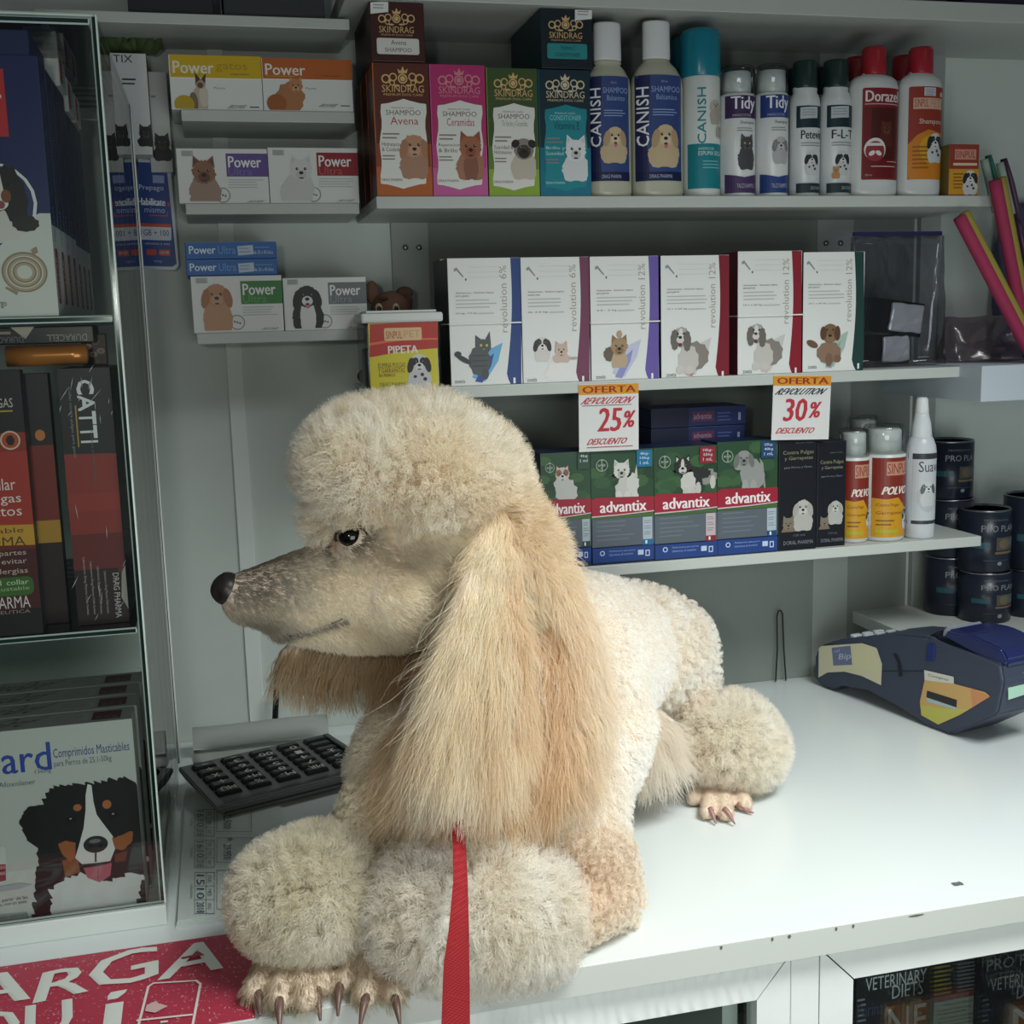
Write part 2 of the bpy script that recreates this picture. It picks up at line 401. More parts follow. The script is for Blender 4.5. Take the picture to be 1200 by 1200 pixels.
for p, q in zip(ph, ph[1:]+ph[:1]):
    A, B = Vector(a.pt(*p)), Vector(a.pt(*q)); d = (B-A); nrm = Vector((-d.y*a.H/a.W, d.x*a.W/a.H)); nrm.normalize(); nrm *= .002
    nrm = Vector((nrm.x, nrm.y*1.0)); A2 = Vector((A.x*a.W, A.y*a.H)); B2 = Vector((B.x*a.W, B.y*a.H)); m_ = (B2-A2).normalized(); n_ = Vector((-m_.y, m_.x))*.0011; m_ = m_*.001
    a.poly([((v.x)/a.W, (v.y)/a.H) for v in (A2-m_-n_, B2+m_-n_, B2+m_+n_, A2-m_+n_)], 'e0d5d2')
a.PL([(160, 1197), (226, 1190), (226, 1192), (160, 1199)], 'e0d5d2'); a.PL([(188, 1199), (197, 1198), (197, 1200), (188, 1201)], 'e0d5d2')
a.PL([(172, 1180), (183, 1175), (186, 1178), (197, 1181), (182, 1189), (170, 1187)], 'cfaeae')
a.PL([(212, 1124), (232, 1120), (231, 1116), (240, 1121), (214, 1126)], '9a3a48')
dec = flat_art(a, 'counter_decal', (-.60, y0s, ZC+.0004), (1, 0, 0), (0, 1, 0), a.W, a.H)
tag(dec, 'worn red recharge decal with white capitals stuck flat on the counter edge', 'decal')

# ------------------------------------------------------------------ shelves
Z2 = atY(800, 229.5, YS).z; Z3 = atY(850, 440.5, YS).z; Z4 = atY(1000, 640, YS).z
YTS = YS-.004; tz = atY(860, 14.5, YTS).z
TH = .0145
top_shelf = board('wall_shelf', 'uppermost long white shelf at the top edge of the picture, over the shampoo row', atY(405, 0, YTS).x, 1.55, YTS, YW, tz, tz+.024, whitem)
sh2 = board('wall_shelf', 'long white shelf carrying the shampoo boxes and bottles', atY(441, 235, YS).x, atY(1163, 235, YS).x, YS, YW, Z2-TH, Z2, whitem)
sh3 = board('wall_shelf', 'white shelf carrying the white pipette boxes, two paper price tags hang from it', atY(438, 458, YS).x, atY(1157, 434, YS).x, YS, YW, Z3-TH, Z3, whitem)
sh4 = board('wall_shelf', 'lowest white shelf with green flea treatment boxes, behind the dog', atY(520, 665, YS).x, atY(1150, 632, YS).x, YS, YW, Z4-TH, Z4, whitem)
YL = 1.52
def lshelf(label, x0, x1, yt, yb):
    xm = (x0+x1)/2; z1 = atY(xm, yt, YL).z; z0 = atY(xm, yb, YL).z
    board('wall_shelf', label, atY(x0, yt, YL).x, atY(x1, yt, YL).x, YL, YW, z0, z1, whitem); return z1
zl0 = lshelf('short white shelf at the top left, above the yellow and orange boxes', 40, 409, 16, 29)
zl1 = lshelf('short white shelf carrying the yellow and orange boxes', 212, 415, 129.5, 143)
zl2 = lshelf('short white shelf carrying the purple and red boxes', 217, 421, 238, 251)
zl3 = lshelf('short white shelf carrying the green and grey boxes', 230, 427, 388, 401)
# bracket screws
for px, py in ((475, 290), (491, 290), (968, 285), (985, 285)):
    p = atY(px, py, YW-.007); bm = bmesh.new(); bm_lathe(bm, [(.004, 0), (.004, .002), (.0025, .0035)], seg=12)
    o = link('bracket_screw', mesh_of(bm, 'screw', True), mat('8d918f', .3, metal=.8), None, p); o.rotation_euler.x = math.radians(90)
    tag(o, 'small metal screw, %s of the pair %s' % ('left' if px in (475, 968) else 'right', 'left of the navy edged box' if px < 600 else 'above the clear zip bag'), 'screw', 'bracket screws')
# ------------------------------------------------------------------ upper shelf: shampoo boxes
YB = YS+.004
def crest(a, x, y, s, c):
    """gold ornament: scrolls, crown and medallion"""
    a.RG(x, y, s*.24, s*.07, c); a.EL(x, y, s*.13, s*.13, c)
    a.PL([(x-s*.2, y-s*.27), (x-s*.26, y-s*.5), (x-s*.1, y-s*.38), (x, y-s*.62), (x+s*.1, y-s*.38), (x+s*.26, y-s*.5), (x+s*.2, y-s*.27)], c)
    for q in (-1, 1):
        a.RG(x+q*s*.48, y-s*.08, s*.2, s*.06, c); a.RG(x+q*s*.52, y+s*.2, s*.14, s*.05, c)
        a.RG(x+q*s*.84, y, s*.22, s*.07, c); a.EL(x+q*s*.66, y+s*.12, s*.06, s*.1, c); a.EL(x+q*s*.3, y+s*.34, s*.16, s*.05, c)
def plaque(a, x0, y0, x1, y1, c):
    xm = (x0+x1)/2; r = (x1-x0)*.05; P = []
    for i in range(9): t = i/8; P.append((x0+r+(x1-x0-2*r)*t, y0+r*(1.3-1.6*math.sin(math.pi*t)**2) - (r*.5 if abs(t-.5) < .1 else 0)))
    for i in range(11): t = i/10; P.append((x1-r*(.9*math.sin(math.pi*t*2)**2)-(.0 if 0 < i < 10 else r*.5), y0+r*1.5+(y1-y0-3*r)*t))
    for i in range(9): t = 1-i/8; P.append((x0+r+(x1-x0-2*r)*t, y1-r*(1.3-1.6*math.sin(math.pi*t)**2) + (r*.5 if abs(t-.5) < .1 else 0)))
    for i in range(11): t = 1-i/10; P.append((x0+r*(.9*math.sin(math.pi*t*2)**2)+(.0 if 0 < i < 10 else r*.5), y0+r*1.5+(y1-y0-3*r)*t))
    a.PL(P, c)
SG = 'shampoo boxes on the upper shelf'
def shampoo(px, top, bot, foot, inner, name2, col2, label, pet, sub='SHAMPOO', copy=('Hidratacion', '& Cuidado'), gold='d9b27a', ink='6b5a52', n_behind=0):
    o, a = carton('shampoo_box', label, 'box', px, YB, .054, bot, Z2, SG, side=top)
    x0, y0, x1, y1 = px; w = x1-x0; h = y1-y0; X = lambda t: x0+w*t; Yy = lambda t: y0+h*t
    a.rect(0, 0, 1, 1, bot); a.R(x0, y0, x1, Yy(.62), top); a.R(x0, Yy(.62), x1, Yy(.8), inner)
    crest(a, X(.5), Yy(.12), w*.36, gold)
    a.T('SKINDRAG', X(.13), Yy(.17), X(.88), Yy(.225), gold); a.T('PREMIUM DOG CARE', X(.16), Yy(.235), X(.86), Yy(.253), gold)
    pc = 'e3e3dd' if sub == 'SHAMPOO' else '1f8a96'
    plaque(a, X(.09), Yy(.29), X(.94), Yy(.955), pc)
    a.T('PREMIUM CARE', X(.3), Yy(.34), X(.7), Yy(.352), ink)
    a.T(sub, X(.2), Yy(.362), X(.82), Yy(.402), ink if sub == 'SHAMPOO' else '8fd0d4'); a.T(name2, X(.28), Yy(.415), X(.78), Yy(.475), col2)
    a.LN(X(.14), Yy(.54), X(.46), 2, h*.03, '8d8680'); a.T(copy[0], X(.13), Yy(.61), X(.5), Yy(.64), ink); a.T(copy[1], X(.13), Yy(.65), X(.47), Yy(.68), ink)
    a.LN(X(.14), Yy(.71), X(.42), 2, h*.025, '8d8680'); a.T('DRAG PHARMA', X(.13), Yy(.89), X(.5), Yy(.91), ink)
    a.clip = (.0, .05, .93, 1)
    a.PET(X(.71), Yy(.64), w*.2, **pet)
    a.build('front_print', o)
    return o
b1 = shampoo((439, 74, 504.5, 226), '5b2b20', 'b5602a', '', '8a4226', 'Avena', 'b04a4a', 'brown and orange oat shampoo box with a curly apricot puppy', dict(coat='b98d6c', ear='a87b5a', muz='c49d80', body='a9826a', rough=.12))
shampoo((505.5, 76, 570, 227), 'b5336f', 'c55f9c', '', 'bd4584', 'Ceramidas', 'b03a63', 'pink shampoo box with a long haired terrier', dict(coat='a5674a', ear='8f543c', muz='93553e', body='a8755c', style='prick', rough=.1, chest='8a5a48'), copy=('Reparacion', '& Brillo'), gold='d48a92')
shampoo((571.5, 80, 631, 228), '3f5530', '8fae3c', '', '62813a', 'Te Verde y Ceramidas', '8a9a80', 'green shampoo box with a pug', dict(coat='8b847a', ear='2a2826', muz='2c2a28', body='c6bdae', style='fold', rough=.03, patch=[(0, -.2, .7, .6, '4a4541')]), copy=('Suavidad &', 'Hidratacion'))
t1 = shampoo((632, 82, 692, 229), '16303c', '1a7690', '', '1a6f86', 'Vitamina E', '12454f', 'dark teal conditioner box with a white terrier', dict(coat='e2e4e6', muz='c9c9cc', body='d7dadd', style='prick', rough=.12), sub='CONDITIONER', copy=('Brillo y', 'Suavidad'), gold='d9c9a8', ink='bfe2e4')
for i, (y, lb) in enumerate(((.058, 'brown shampoo box, second of the file behind the oat shampoo box'), (.116, 'brown shampoo box, third of the file behind the oat shampoo box, against the wall'))):
    o = b1.copy(); COL.objects.link(o); o.location.y += y; o['label'] = lb
    for c in b1.children: d = c.copy(); COL.objects.link(d); d.parent = o
def boxend(px, zb, col, side, lab, labc, t1, t2, sticker, label):
    o, a = carton('shampoo_box', label, 'box', px, YB+.001, .15, col, zb, SG, side=side)
    x0, y0, x1, y1 = px; w = x1-x0; h = y1-y0; X = lambda t: x0+w*t; Yy = lambda t: y0+h*t
    crest(a, X(.48), Yy(.27), w*.32, 'd3b27c'); a.T('SKINDRAG', X(.16), Yy(.4), X(.8), Yy(.51), 'd8b27a'); a.T('PREMIUM DOG CARE', X(.2), Yy(.53), X(.78), Yy(.56), 'c9a87a')
    a.RR(X(.12), Yy(.6), X(.9), Yy(.87), w*.04, lab); a.T(t1, X(.38), Yy(.63), X(.66), Yy(.71), labc); a.T(t2, X(.27), Yy(.76), X(.76), Yy(.83), labc)
    a.PL([(X(sticker[0]), Yy(sticker[1])), (X(sticker[2]), Yy(sticker[1]-.02)), (X(sticker[2]), Yy(sticker[3])), (X(sticker[0]), Yy(sticker[3]+.03))], 'dfe2e2')
    a.LN(X(sticker[0]+.05), Yy(sticker[1]+.03), X(sticker[2]-.05), 2, h*.05, '9aa0a0')
    a.build('front_print', o); return o
zb1 = atY(470, 73, YB).z+.0006
boxend((434, 3, 497.5, 73), zb1, '40201d', '2a1614', 'd6d6d0', '5d4a46', 'Avena', 'SHAMPOO', (.0, .0, .33, .16), 'dark brown shampoo box lying end out on top of the oat shampoo box')
zb2 = atY(662, 81, YB).z+.0006
boxend((634, 11, 694, 78), zb2, '17242c', '0e3a40', '2f8d90', '104348', 'Vitamina E', 'CONDITIONER', (.66, .0, .99, .17), 'dark blue conditioner box lying end out on top of the teal conditioner box')

# ------------------------------------------------------------------ bottles
BG = 'bottles on the upper shelf'
class Bottle:
    """bottle standing at px range x0..x1 with its base on Z; profile in pixels from the base"""
    def __init__(s, name, label, cat, x0, x1, ybase, prof, col, Z, Y, depth=1.0, group=BG, rough=.3, m=None):
        s.ym = ybase-60
        xa, xb = atY(x0, s.ym, Y).x, atY(x1, s.ym, Y).x
        s.W = xb-xa; s.r = s.W/2; s.k = s.W/(x1-x0); s.depth = depth; s.Y = Y; s.Z = Z
        yc = Y + s.r*depth
        s.o = link(name, lathe_me(name, [(r*s.k, z*s.k) for r, z in prof], 1, depth), m or mat(col, rough, .5), None, ((xa+xb)/2, yc, Z))
        tag(s.o, label, cat, group); s.x0, s.x1, s.yb = x0, x1, ybase
    def add(s, name, prof, col, rough=.35, m=None, seg=40):
        return link(name, lathe_me(name, [(r*s.k, z*s.k) for r, z in prof], 1, s.depth if prof[0][0] > 14 else 1, seg), m or mat(col, rough, .5), s.o)
    def label(s, xa, xb, za, zb, r=None):
        """label art covering bottle pixels xa..xb (from the axis) and za..zb above the base"""
        s.rl = (r or (s.x1-s.x0)/2)*s.k
        a = Art((xb-xa)*s.k, (zb-za)*s.k); s.xc = (xa+xb)/2*s.k; s.za = za*s.k; return a
    def wrap(s, a, name='label_print'):
        # shift so that the curved projection uses the true offset from the axis
        me_o = a.build(name, s.o, (0, 0, s.za), None)
        me = me_o.data; bm = bmesh.new(); bm.from_mesh(me); bmesh.ops.triangulate(bm, faces=bm.faces)
        for i in range(1, 16):
            bmesh.ops.bisect_plane(bm, geom=bm.verts[:]+bm.edges[:]+bm.faces[:], plane_co=(a.W*i/16, 0, 0), plane_no=(1, 0, 0))
        R = s.rl
        for v in bm.verts:
            x = v.co.x - a.W/2 + s.xc; x = max(-R*.998, min(R*.998, x))
            v.co.y = -s.depth*math.sqrt(max(R*R-x*x, 0)) + v.co.y*1.2 - .0003; v.co.x = x
        bm.to_mesh(me); bm.free(); return me_o
def canish(x0, x1, label):
    h = 148; R = (x1-x0)/2
    prof = [(R-3, 0), (R-.6, 2), (R, 6), (R, 118), (R-1.5, 128), (R-7, 138), (R-12, 143), (16, 145), (15, 150)]
    b = Bottle('shampoo_bottle', label, 'bottle', x0, x1, 229, prof, 'b9b9a6', Z2, YS+.006, .62)
    b.add('cap', [(15.6, 148), (16, 150), (15.6, 186), (14.5, 188), (0, 188.5)], 'd9ddde')
    a = b.label(-R+2, R-6, 17, 129); 
    a.rrect(0, 0, 1, 1, .05, '33487f'); a.poly([(0, 0), (.26, 0), (.2, .4), (.26, .75), (.28, 1), (0, 1)], '1b2250')
    a.text('CANISH', .02, .33, .22, .56, 'e8eaee', rot=90); a.text('CANISH', .03, .33, .22, .56, 'e8eaee', rot=90)
    a.text('250 mL', .5, .93, .16, .02, 'aab4d0'); a.text('SHAMPOO', .3, .84, .66, .055, '93a9d8'); a.text('Balsamico', .4, .77, .48, .05, '93a9d8')
    a.lines(.32, .9, .68, 3, .025, '93a9d8'); a.clip = (.2, .085, 1, 1)
    a.pet(.6, .43, .23, 'cdb592', ear='b59a76', muz='d9c6a8', body='c6b08f', rough=.05, tongue=True, dx=-.1, bw=1.5)
    a.clip = (0, 0, 1, 1)
    a.rect(0, 0, 1, .085, '171c46'); a.text('DRAG PHARMA', .25, .025, .5, .035, 'aab4d0')
    b.wrap(a); return b
canish(692, 745, 'pale shampoo bottle with blue retriever label, next to the teal conditioner box')
canish(746.5, 807, 'pale shampoo bottle with blue retriever label, next to the teal spray can')
# foam can
def foam(x0, x1, Y, label):
    R = (x1-x0)/2
    b = Bottle('foam_can', label, 'can', x0, x1, 229, [(R-2, 0), (R, 2), (R, 127), (R-1, 129)], 'd7dcda', Z2, Y, 1)
    b.add('cap', [(R, 128), (R+.5, 129), (R+.3, 172), (R-1.5, 177), (R-4, 178.5), (0, 179)], '14788c', .25)
    a = b.label(-R, R, 9, 122); a.rect(0, 0, 1, .42, '17808c'); a.poly([(0, .42), (.5, .40), (1, .42), (1, .36), (0, .36)], '17808c')
    a.text('CANISH', .24, .42, .2, .52, '1b8492', rot=90); a.text('CANISH', .25, .42, .2, .52, '1b8492', rot=90)
    a.text('SHAMPOO EN', .26, .36, .4, .025, 'bfe0e0'); a.text('ESPUMA SECA', .26, .31, .66, .04, 'd5eaea'); a.lines(.36, .9, .26, 3, .03, '74b9c0')
    a.clip = (.4, .35, 1, 1); a.pet(.72, .78, .13, 'bdb3a8', body='b0a79c', rough=.06, bh=2.2); a.pet(.84, .56, .08, 'b3aaa0', body='a79d92', rough=.06, bh=1.6)
    b.wrap(a); return b
foam(808, 851.5, YS+.01, 'white and teal dry foam spray can, front one, beside the pale bottles')
foam(797, 839, YS+.085, 'white and teal dry foam spray can, half hidden behind the front one')
clearp = glass_mat('clear_plastic', (.86, .89, .88), .5, .05, .08)
def tidy(x0, x1, yb, band, foot, label, pet):
    R = (x1-x0)/2
    b = Bottle('powder_bottle', label, 'bottle', x0, x1, yb, [(R-2, 0), (R, 2), (R, 106), (R-1.5, 109), (15.5, 110)], 'd6dada', Z2, YS+.008, 1)
    b.add('spout', [(15.5, 108), (15.3, 132), (13, 133), (0, 133.2)], 'd3d8d8'); b.add('clear_cap', [(R-.5, 109), (R-.8, 134), (R-2, 138), (R-5, 139.5), (0, 139.8)], '', m=clearp)
    a = b.label(-R, R, 4, 106); a.rect(0, .77, 1, 1, band); a.text('Tidy', .16, .82, .68, .17, 'e6e6ee'); a.text('Tidy', .175, .82, .68, .17, 'e6e6ee'); a.text('MASCOTAS', .2, .785, .5, .025, 'b7b4cc')
    a.text('Shampoo', .38, .70, .44, .04, '4a4a55'); a.lines(.3, .8, .67, 2, .025, '8a8a92'); a.rect(0, .0, 1, .15, foot); a.poly([(0, .1), (1, .13), (1, .2), (.5, .16), (0, .2)], foot)
    a.clip = (0, .12, 1, 1); a.pet(.58, .5, .2, rough=.1, **pet); a.clip = (0, 0, 1, 1); a.text('TALCO SHAMPOO', .3, .05, .52, .045, 'b9b6cf')
    b.wrap(a)
tidy(852, 892.5, 228, '3a2b52', '4a3560', 'white powder shampoo bottle with purple band and a grey cat', dict(coat='4a4a4b', muz='58585a', body='48484a', style='prick', eye='b5a64a', bh=2.0))
tidy(893.5, 931, 229, '263e7d', '25407d', 'white powder shampoo bottle with blue band and a white puppy', dict(coat='b5b5b6', ear='7d7d80', muz='c4c4c5', body='b0b0b2'))
def pete(x0, x1, t, label, pet, extra=None, Y=YS+.01):
    R = (x1-x0)/2
    b = Bottle('lotion_bottle', label, 'bottle', x0, x1, 229.5, [(R-2, 0), (R, 2), (R, 96), (R-1, 103), (R-4, 109), (13.5, 113), (13, 115)], 'ccd1d2', Z2, Y, .85)
    b.add('cap', [(13, 113), (13.2, 115), (13, 139), (12, 141), (0, 141.5)], '16302d')
    a = b.label(-R+3, R, 4, 94); a.rect(0, .75, 1, 1, '172d38'); a.poly([(.1, .85), (.72, .86), (.72, .99), (.1, .98)], 'b4bcc2'); a.lines(.15, .68, .96, 3, .03, '8d959a')
    a.text(t, .12, .62, .8, .1, '20282b'); a.text(t, .13, .62, .8, .1, '20282b'); a.lines(.12, .95, .58, 2, .03, '8a9092')
    a.clip = (0, .1, 1, 1); a.pet(.5, .40, .2, rough=.05, **pet)
    if extra: a.pet(.26, .26, .1, **extra)
    a.clip = (0, 0, 1, 1); a.rect(0, 0, 1, .11, '23343a'); a.text('DRAG PHARMA', .45, .035, .45, .04, '9aa5a8'); b.wrap(a)
dal = dict(coat='c9cbcc', ear='26282a', muz='d5d6d7', body='c4c6c8', patch=[(.45, .1, .4, .5, '2c2e30'), (-.4, .15, .35, .45, '2c2e30'), (.3, -1.3, .2, .2, '34363a'), (-.5, -1.5, .2, .16, '34363a'), (.6, -1.8, .22, .2, '34363a')])
pete(933, 967, 'Petevit', 'white lotion bottle with dark cap and a single black and white puppy label', dal)
pete(969, 1004, 'F-L-T', 'white lotion bottle with dark cap and a kitten beside the puppy', dal, dict(coat='b58458', style='prick', body='b58458'))
for x, lb in ((925, 'dark capped lotion bottle in the back row, behind the single puppy bottle'), (958, 'dark capped lotion bottle in the back row, behind the kitten bottle')):
    pete(x, x+33, 'Petevit', lb, dal, Y=YS+.10)
def flask(name, x0, x1, yb, capx, caph, label, Y, front, bodyc='c9cdcd'):
    R = (x1-x0)/2; H = yb-105
    b = Bottle(name, label, 'bottle', x0, x1, yb, [(R-3, 0), (R-.5, 2), (R, 6), (R, H-12), (R-2, H-5), (R-7, H-1), (14, H+1), (13, H+3)], bodyc, Z2, Y, .55)
    c = b.add('cap', [(12.5, H+1), (12.7, H+2), (12.5, H+caph-3), (11, H+caph), (0, H+caph+.5)], '9c1f2c', .3)
    if front: b.wrap(front(b, R))
    return b
def dorazel(b, R):
    a = b.label(-R+9, R-2, 17, 110); a.rrect(0, 0, 1, 1, .04, '7c2028'); a.rrect(.03, .02, .97, .8, .04, '6a161c'); a.rect(.2, .22, .9, .78, '4a1512')
    a.text('Dorazel', .06, .85, .88, .12, 'dcd7d6'); a.text('Dorazel', .075, .85, .88, .12, 'dcd7d6'); a.rect(.05, .82, .95, .83, 'c9a0a0')
    a.clip = (.2, .22, .9, .8); a.pet(.58, .56, .15, '5f2c1d', ear='451d14', muz='70402c', body='54251a', rough=.06, style='prick'); a.clip = (0, 0, 1, 1)
    a.ell(.3, .33, .26, .26, 'd9d5d5'); a.ell(.3, .31, .23, .23, '8d3038'); a.ell(.22, .29, .08, .05, 'ded8d8', rot=30); a.ell(.38, .29, .08, .05, 'ded8d8', rot=-30); a.rect(.1, .37, .5, .4, 'd9d5d5')
    a.lines(.2, .95, .15, 1, .03, 'cfaaaa'); a.lines(.6, .95, .2, 1, .02, 'cfaaaa'); a.text('250 mL', .07, .04, .16, .02, 'cfaaaa'); return a
def sinpul(b, R):
    a = b.label(-R+6, R-2, 17, 110); a.rrect(0, 0, 1, 1, .04, '8f3326'); a.poly([(0, 0), (1, 0), (1, .5), (.5, .54), (.2, .48), (0, .38)], 'c77a24'); a.ell(.62, .33, .35, .36, 'c79a26')
    a.rect(.1, .76, .94, .88, 'c9a48f'); a.text('SINPUL', .13, .78, .36, .09, '96302a'); a.text('PET', .55, .78, .3, .09, 'b98c77'); a.rect(.36, .9, .7, .99, 'bfc0cb'); a.lines(.4, .66, .97, 3, .025, '8a8a98')
    a.text('Shampoo', .25, .585, .66, .07, 'd9c9b8'); a.lines(.1, .55, .36, 6, .045, '8e5a1c'); a.ell(.9, .92, .06, .06, 'cdb3a8')
    a.clip = (.0, .0, 1, 1); a.pet(.72, .42, .19, rough=.05, **dal); return a
flask('shampoo_bottle', 1003, 1059.5, 229, 0, 29, 'white shampoo bottle with red cap and a dark red label with long eared dog', YS+.006, dorazel)
flask('shampoo_bottle', 1060.5, 1110, 228.5, 0, 27, 'white shampoo bottle with red cap and an orange label with spotted dog', YS+.006, sinpul)
flask('shampoo_bottle', 985, 1038, 229, 0, 26, 'red capped shampoo bottle in the back row behind the dark red label', YS+.09, dorazel)
flask('shampoo_bottle', 1042, 1090, 228.5, 0, 26, 'red capped shampoo bottle in the back row behind the orange label', YS+.09, sinpul)
o, a = carton('pipette_box', 'small red and yellow box with spotted dog at the right end of the upper shelf', 'box', (1112, 169, 1147, 228), YS+.006, .04, '8f3a2c', Z2, side='7a6a35')
a.R(1112, 198, 1147, 228, 'c9922c'); a.R(1119, 175, 1144, 187, 'c48a7a'); a.T('SINPUL', 1120, 177, 1143, 185, '8f302a'); a.R(1117, 191, 1145, 194, 'd9c0a8'); a.LN(1117, 203, 1129, 5, 4, '8a5a1e'); a.clip = (0, 0, 1, 1); a.PET(1137, 207, 6.5, rough=.05, **dal); a.build('front_print', o)

# ------------------------------------------------------------------ middle shelf: white pipette boxes
RG_ = 'white pipette boxes on the middle shelf'
def revo(px, spine, pct, wash, petf, label, band=None, depth=.05, Y=YS+.006, side='2a3432', kg='2.6 kg - 7.5 kg', for_='para gatos'):
    o, a = carton('pipette_box', label, 'box', px, Y, depth, 'e2e4e2', Z3, RG_, side=side)
    x0, y0, x1, y1 = px; w = x1-x0; h = y1-y0; X = lambda t: x0+w*t; Yy = lambda t: y0+h*t
    Pw = [(x1, y0), (X(.84), y0)] + [(X(.875-.085*math.cos(t*6.6+.3)*(1 if t < .5 else 1)), Yy(t)) for t in np.linspace(.02, .98, 18)][::1] + [(X(.86), y1), (x1, y1)]
    Pw = [(x1, y0), (X(.845), y0)] + [(X(.845+.04*math.sin(t*math.pi*1.15)-.045*t), Yy(t)) for t in np.linspace(.05, .9, 14)] + [(X(.825), Yy(.95)), (X(.86), Yy(.985)), (X(.9), y1), (x1, y1)]
    a.PL(Pw, spine); a.T('1', X(.89), Yy(.93), X(.92), Yy(.975), 'e8e8ea')
    a.PL([(X(.06), Yy(.09)), (X(.1), Yy(.075)), (X(.2), Yy(.145)), (X(.19), Yy(.155)), (X(.1), Yy(.1)), (X(.07), Yy(.11))], '8f9698'); a.EL(X(.23), Yy(.17), w*.012, w*.018, '5d6466')
    for i in range(3): a.R(X(.25), Yy(.07+.04*i), X(.68), Yy(.074+.04*i), 'd0d3d3')
    a.T('revolution ' + pct, X(.7), Yy(.06), X(.8), Yy(.58), 'a9a49a', rot=90)
    a.T('Selamectina - Solucion topica', X(.09), Yy(.265), X(.62), Yy(.282), '4b5052'); a.T(for_, X(.09), Yy(.292), X(.27), Yy(.308), '4b5052')
    a.LN(X(.09), Yy(.325), X(.68), 3, h*.028, 'b9bdbd', .3); a.T(kg, X(.09), Yy(.425), X(.38), Yy(.44), '4b5052'); a.LN(X(.4), Yy(.427), X(.68), 1, h*.03, 'c0c3c3', .3)
    a.T('zoetis', X(.08), Yy(.945), X(.22), Yy(.975), '5a6062')
    s = wash; a.PL([(X(.32), Yy(.93)), (X(.52), Yy(.72)), (X(.74), Yy(.66)), (X(.68), Yy(.8)), (X(.5), Yy(.96))], s[0]); a.PL([(X(.36), Yy(.96)), (X(.5), Yy(.8)), (X(.62), Yy(.74)), (X(.58), Yy(.84)), (X(.46), Yy(.97))], s[1])
    petf(a, X, Yy, w); a.build('front_print', o)
    if band:
        bw = .0008; zb = (o.dimensions.z if False else a.H)*(1-band); bm = bmesh.new()
        for q in ((-.0012, a.W+.0012, -.0028, -.0020), (-.0012, a.W+.0012, depth+.0004, depth+.0012), (-.0014, -.0006, -.0028, depth+.0012), (a.W+.0006, a.W+.0014, -.0028, depth+.0012)):
            bm_box(bm, *q, zb-bw, zb+bw)
        link('elastic_band', mesh_of(bm, 'elastic_band'), mat('eeeeea', .6), o)
    return o
def kit(a, X, Y, w):
    c = '55595c'; a.EL(X(.42), Y(.8), w*.15, w*.2, c, rough=.08); a.EL(X(.47), Y(.69), w*.11, w*.1, c, rough=.06)
    a.PL([(X(.36), Y(.69)), (X(.36), Y(.6)), (X(.46), Y(.64))], c); a.PL([(X(.5), Y(.63)), (X(.56), Y(.57)), (X(.58), Y(.68))], c); a.EL(X(.2), Y(.79), w*.12, w*.035, '3d4144', rot=-30); a.EL(X(.12), Y(.75), w*.05, w*.04, '3d4144')
    a.EL(X(.36), Y(.87), w*.04, w*.06, c); a.EL(X(.5), Y(.9), w*.05, w*.08, '4c5053')
    for q in (.44, .52): a.EL(X(q), Y(.68), w*.018, w*.018, 'c0b860')
    a.EL(X(.48), Y(.71), w*.012, w*.01, 'b08a86')
    for t in (.76, .8, .84): a.EL(X(.42), Y(t), w*.12, w*.008, '43474a')
revo((526.3, 302, 611, 453), '2c4680', '6%', ('6fb0d8', '3e4f9a'), kit, 'white pipette box with navy edge, sitting grey cat and an elastic band', .51)
def pup2(a, X, Y, w):
    a.clip = (0, .08, .8, 1); a.PET(X(.3), Y(.68), w*.1, 'd9d6d2', ear='3c3a3a', muz='dedbd8', body='d4d0cb', rough=.05, patch=[(.5, .2, .4, .55, '484544'), (-.5, .2, .4, .55, '484544')], bh=1.5, bw=1.1)
    a.PET(X(.58), Y(.73), w*.095, 'c9b3a6', ear='c0a294', body='cbb8ac', style='prick', bh=1.1, bw=1.3); a.EL(X(.78), Y(.79), w*.1, w*.015, 'b9a297'); a.clip = (0, 0, 1, 1)
revo((611.5, 301, 691, 451), '75405a', '6%', ('e6e4e2', 'e6e4e2'), pup2, 'white pipette box with mauve edge showing a puppy and a kitten', kg='de 2.6 kg', for_='para perros y gatos')
def york(a, X, Y, w):
    a.clip = (0, .1, .85, 1); a.EL(X(.28), Y(.78), w*.09, w*.1, '6b6052', rough=.1); a.PET(X(.42), Y(.72), w*.12, 'a58a6a', ear='8d7358', muz='8f6f52', body='bba689', style='prick', rough=.14, bh=1.55, bw=.95); a.EL(X(.42), Y(.62), w*.04, w*.05, 'b59b7c', rough=.15); a.clip = (0, 0, 1, 1)
revo((692, 300, 772, 447.5), '6a5aa6', '12%', ('c3c6e0', '8f93c6'), york, 'white pipette box with violet edge, tiny terrier and an elastic band', .53, kg='2.6 - 5 kg', for_='para perros')
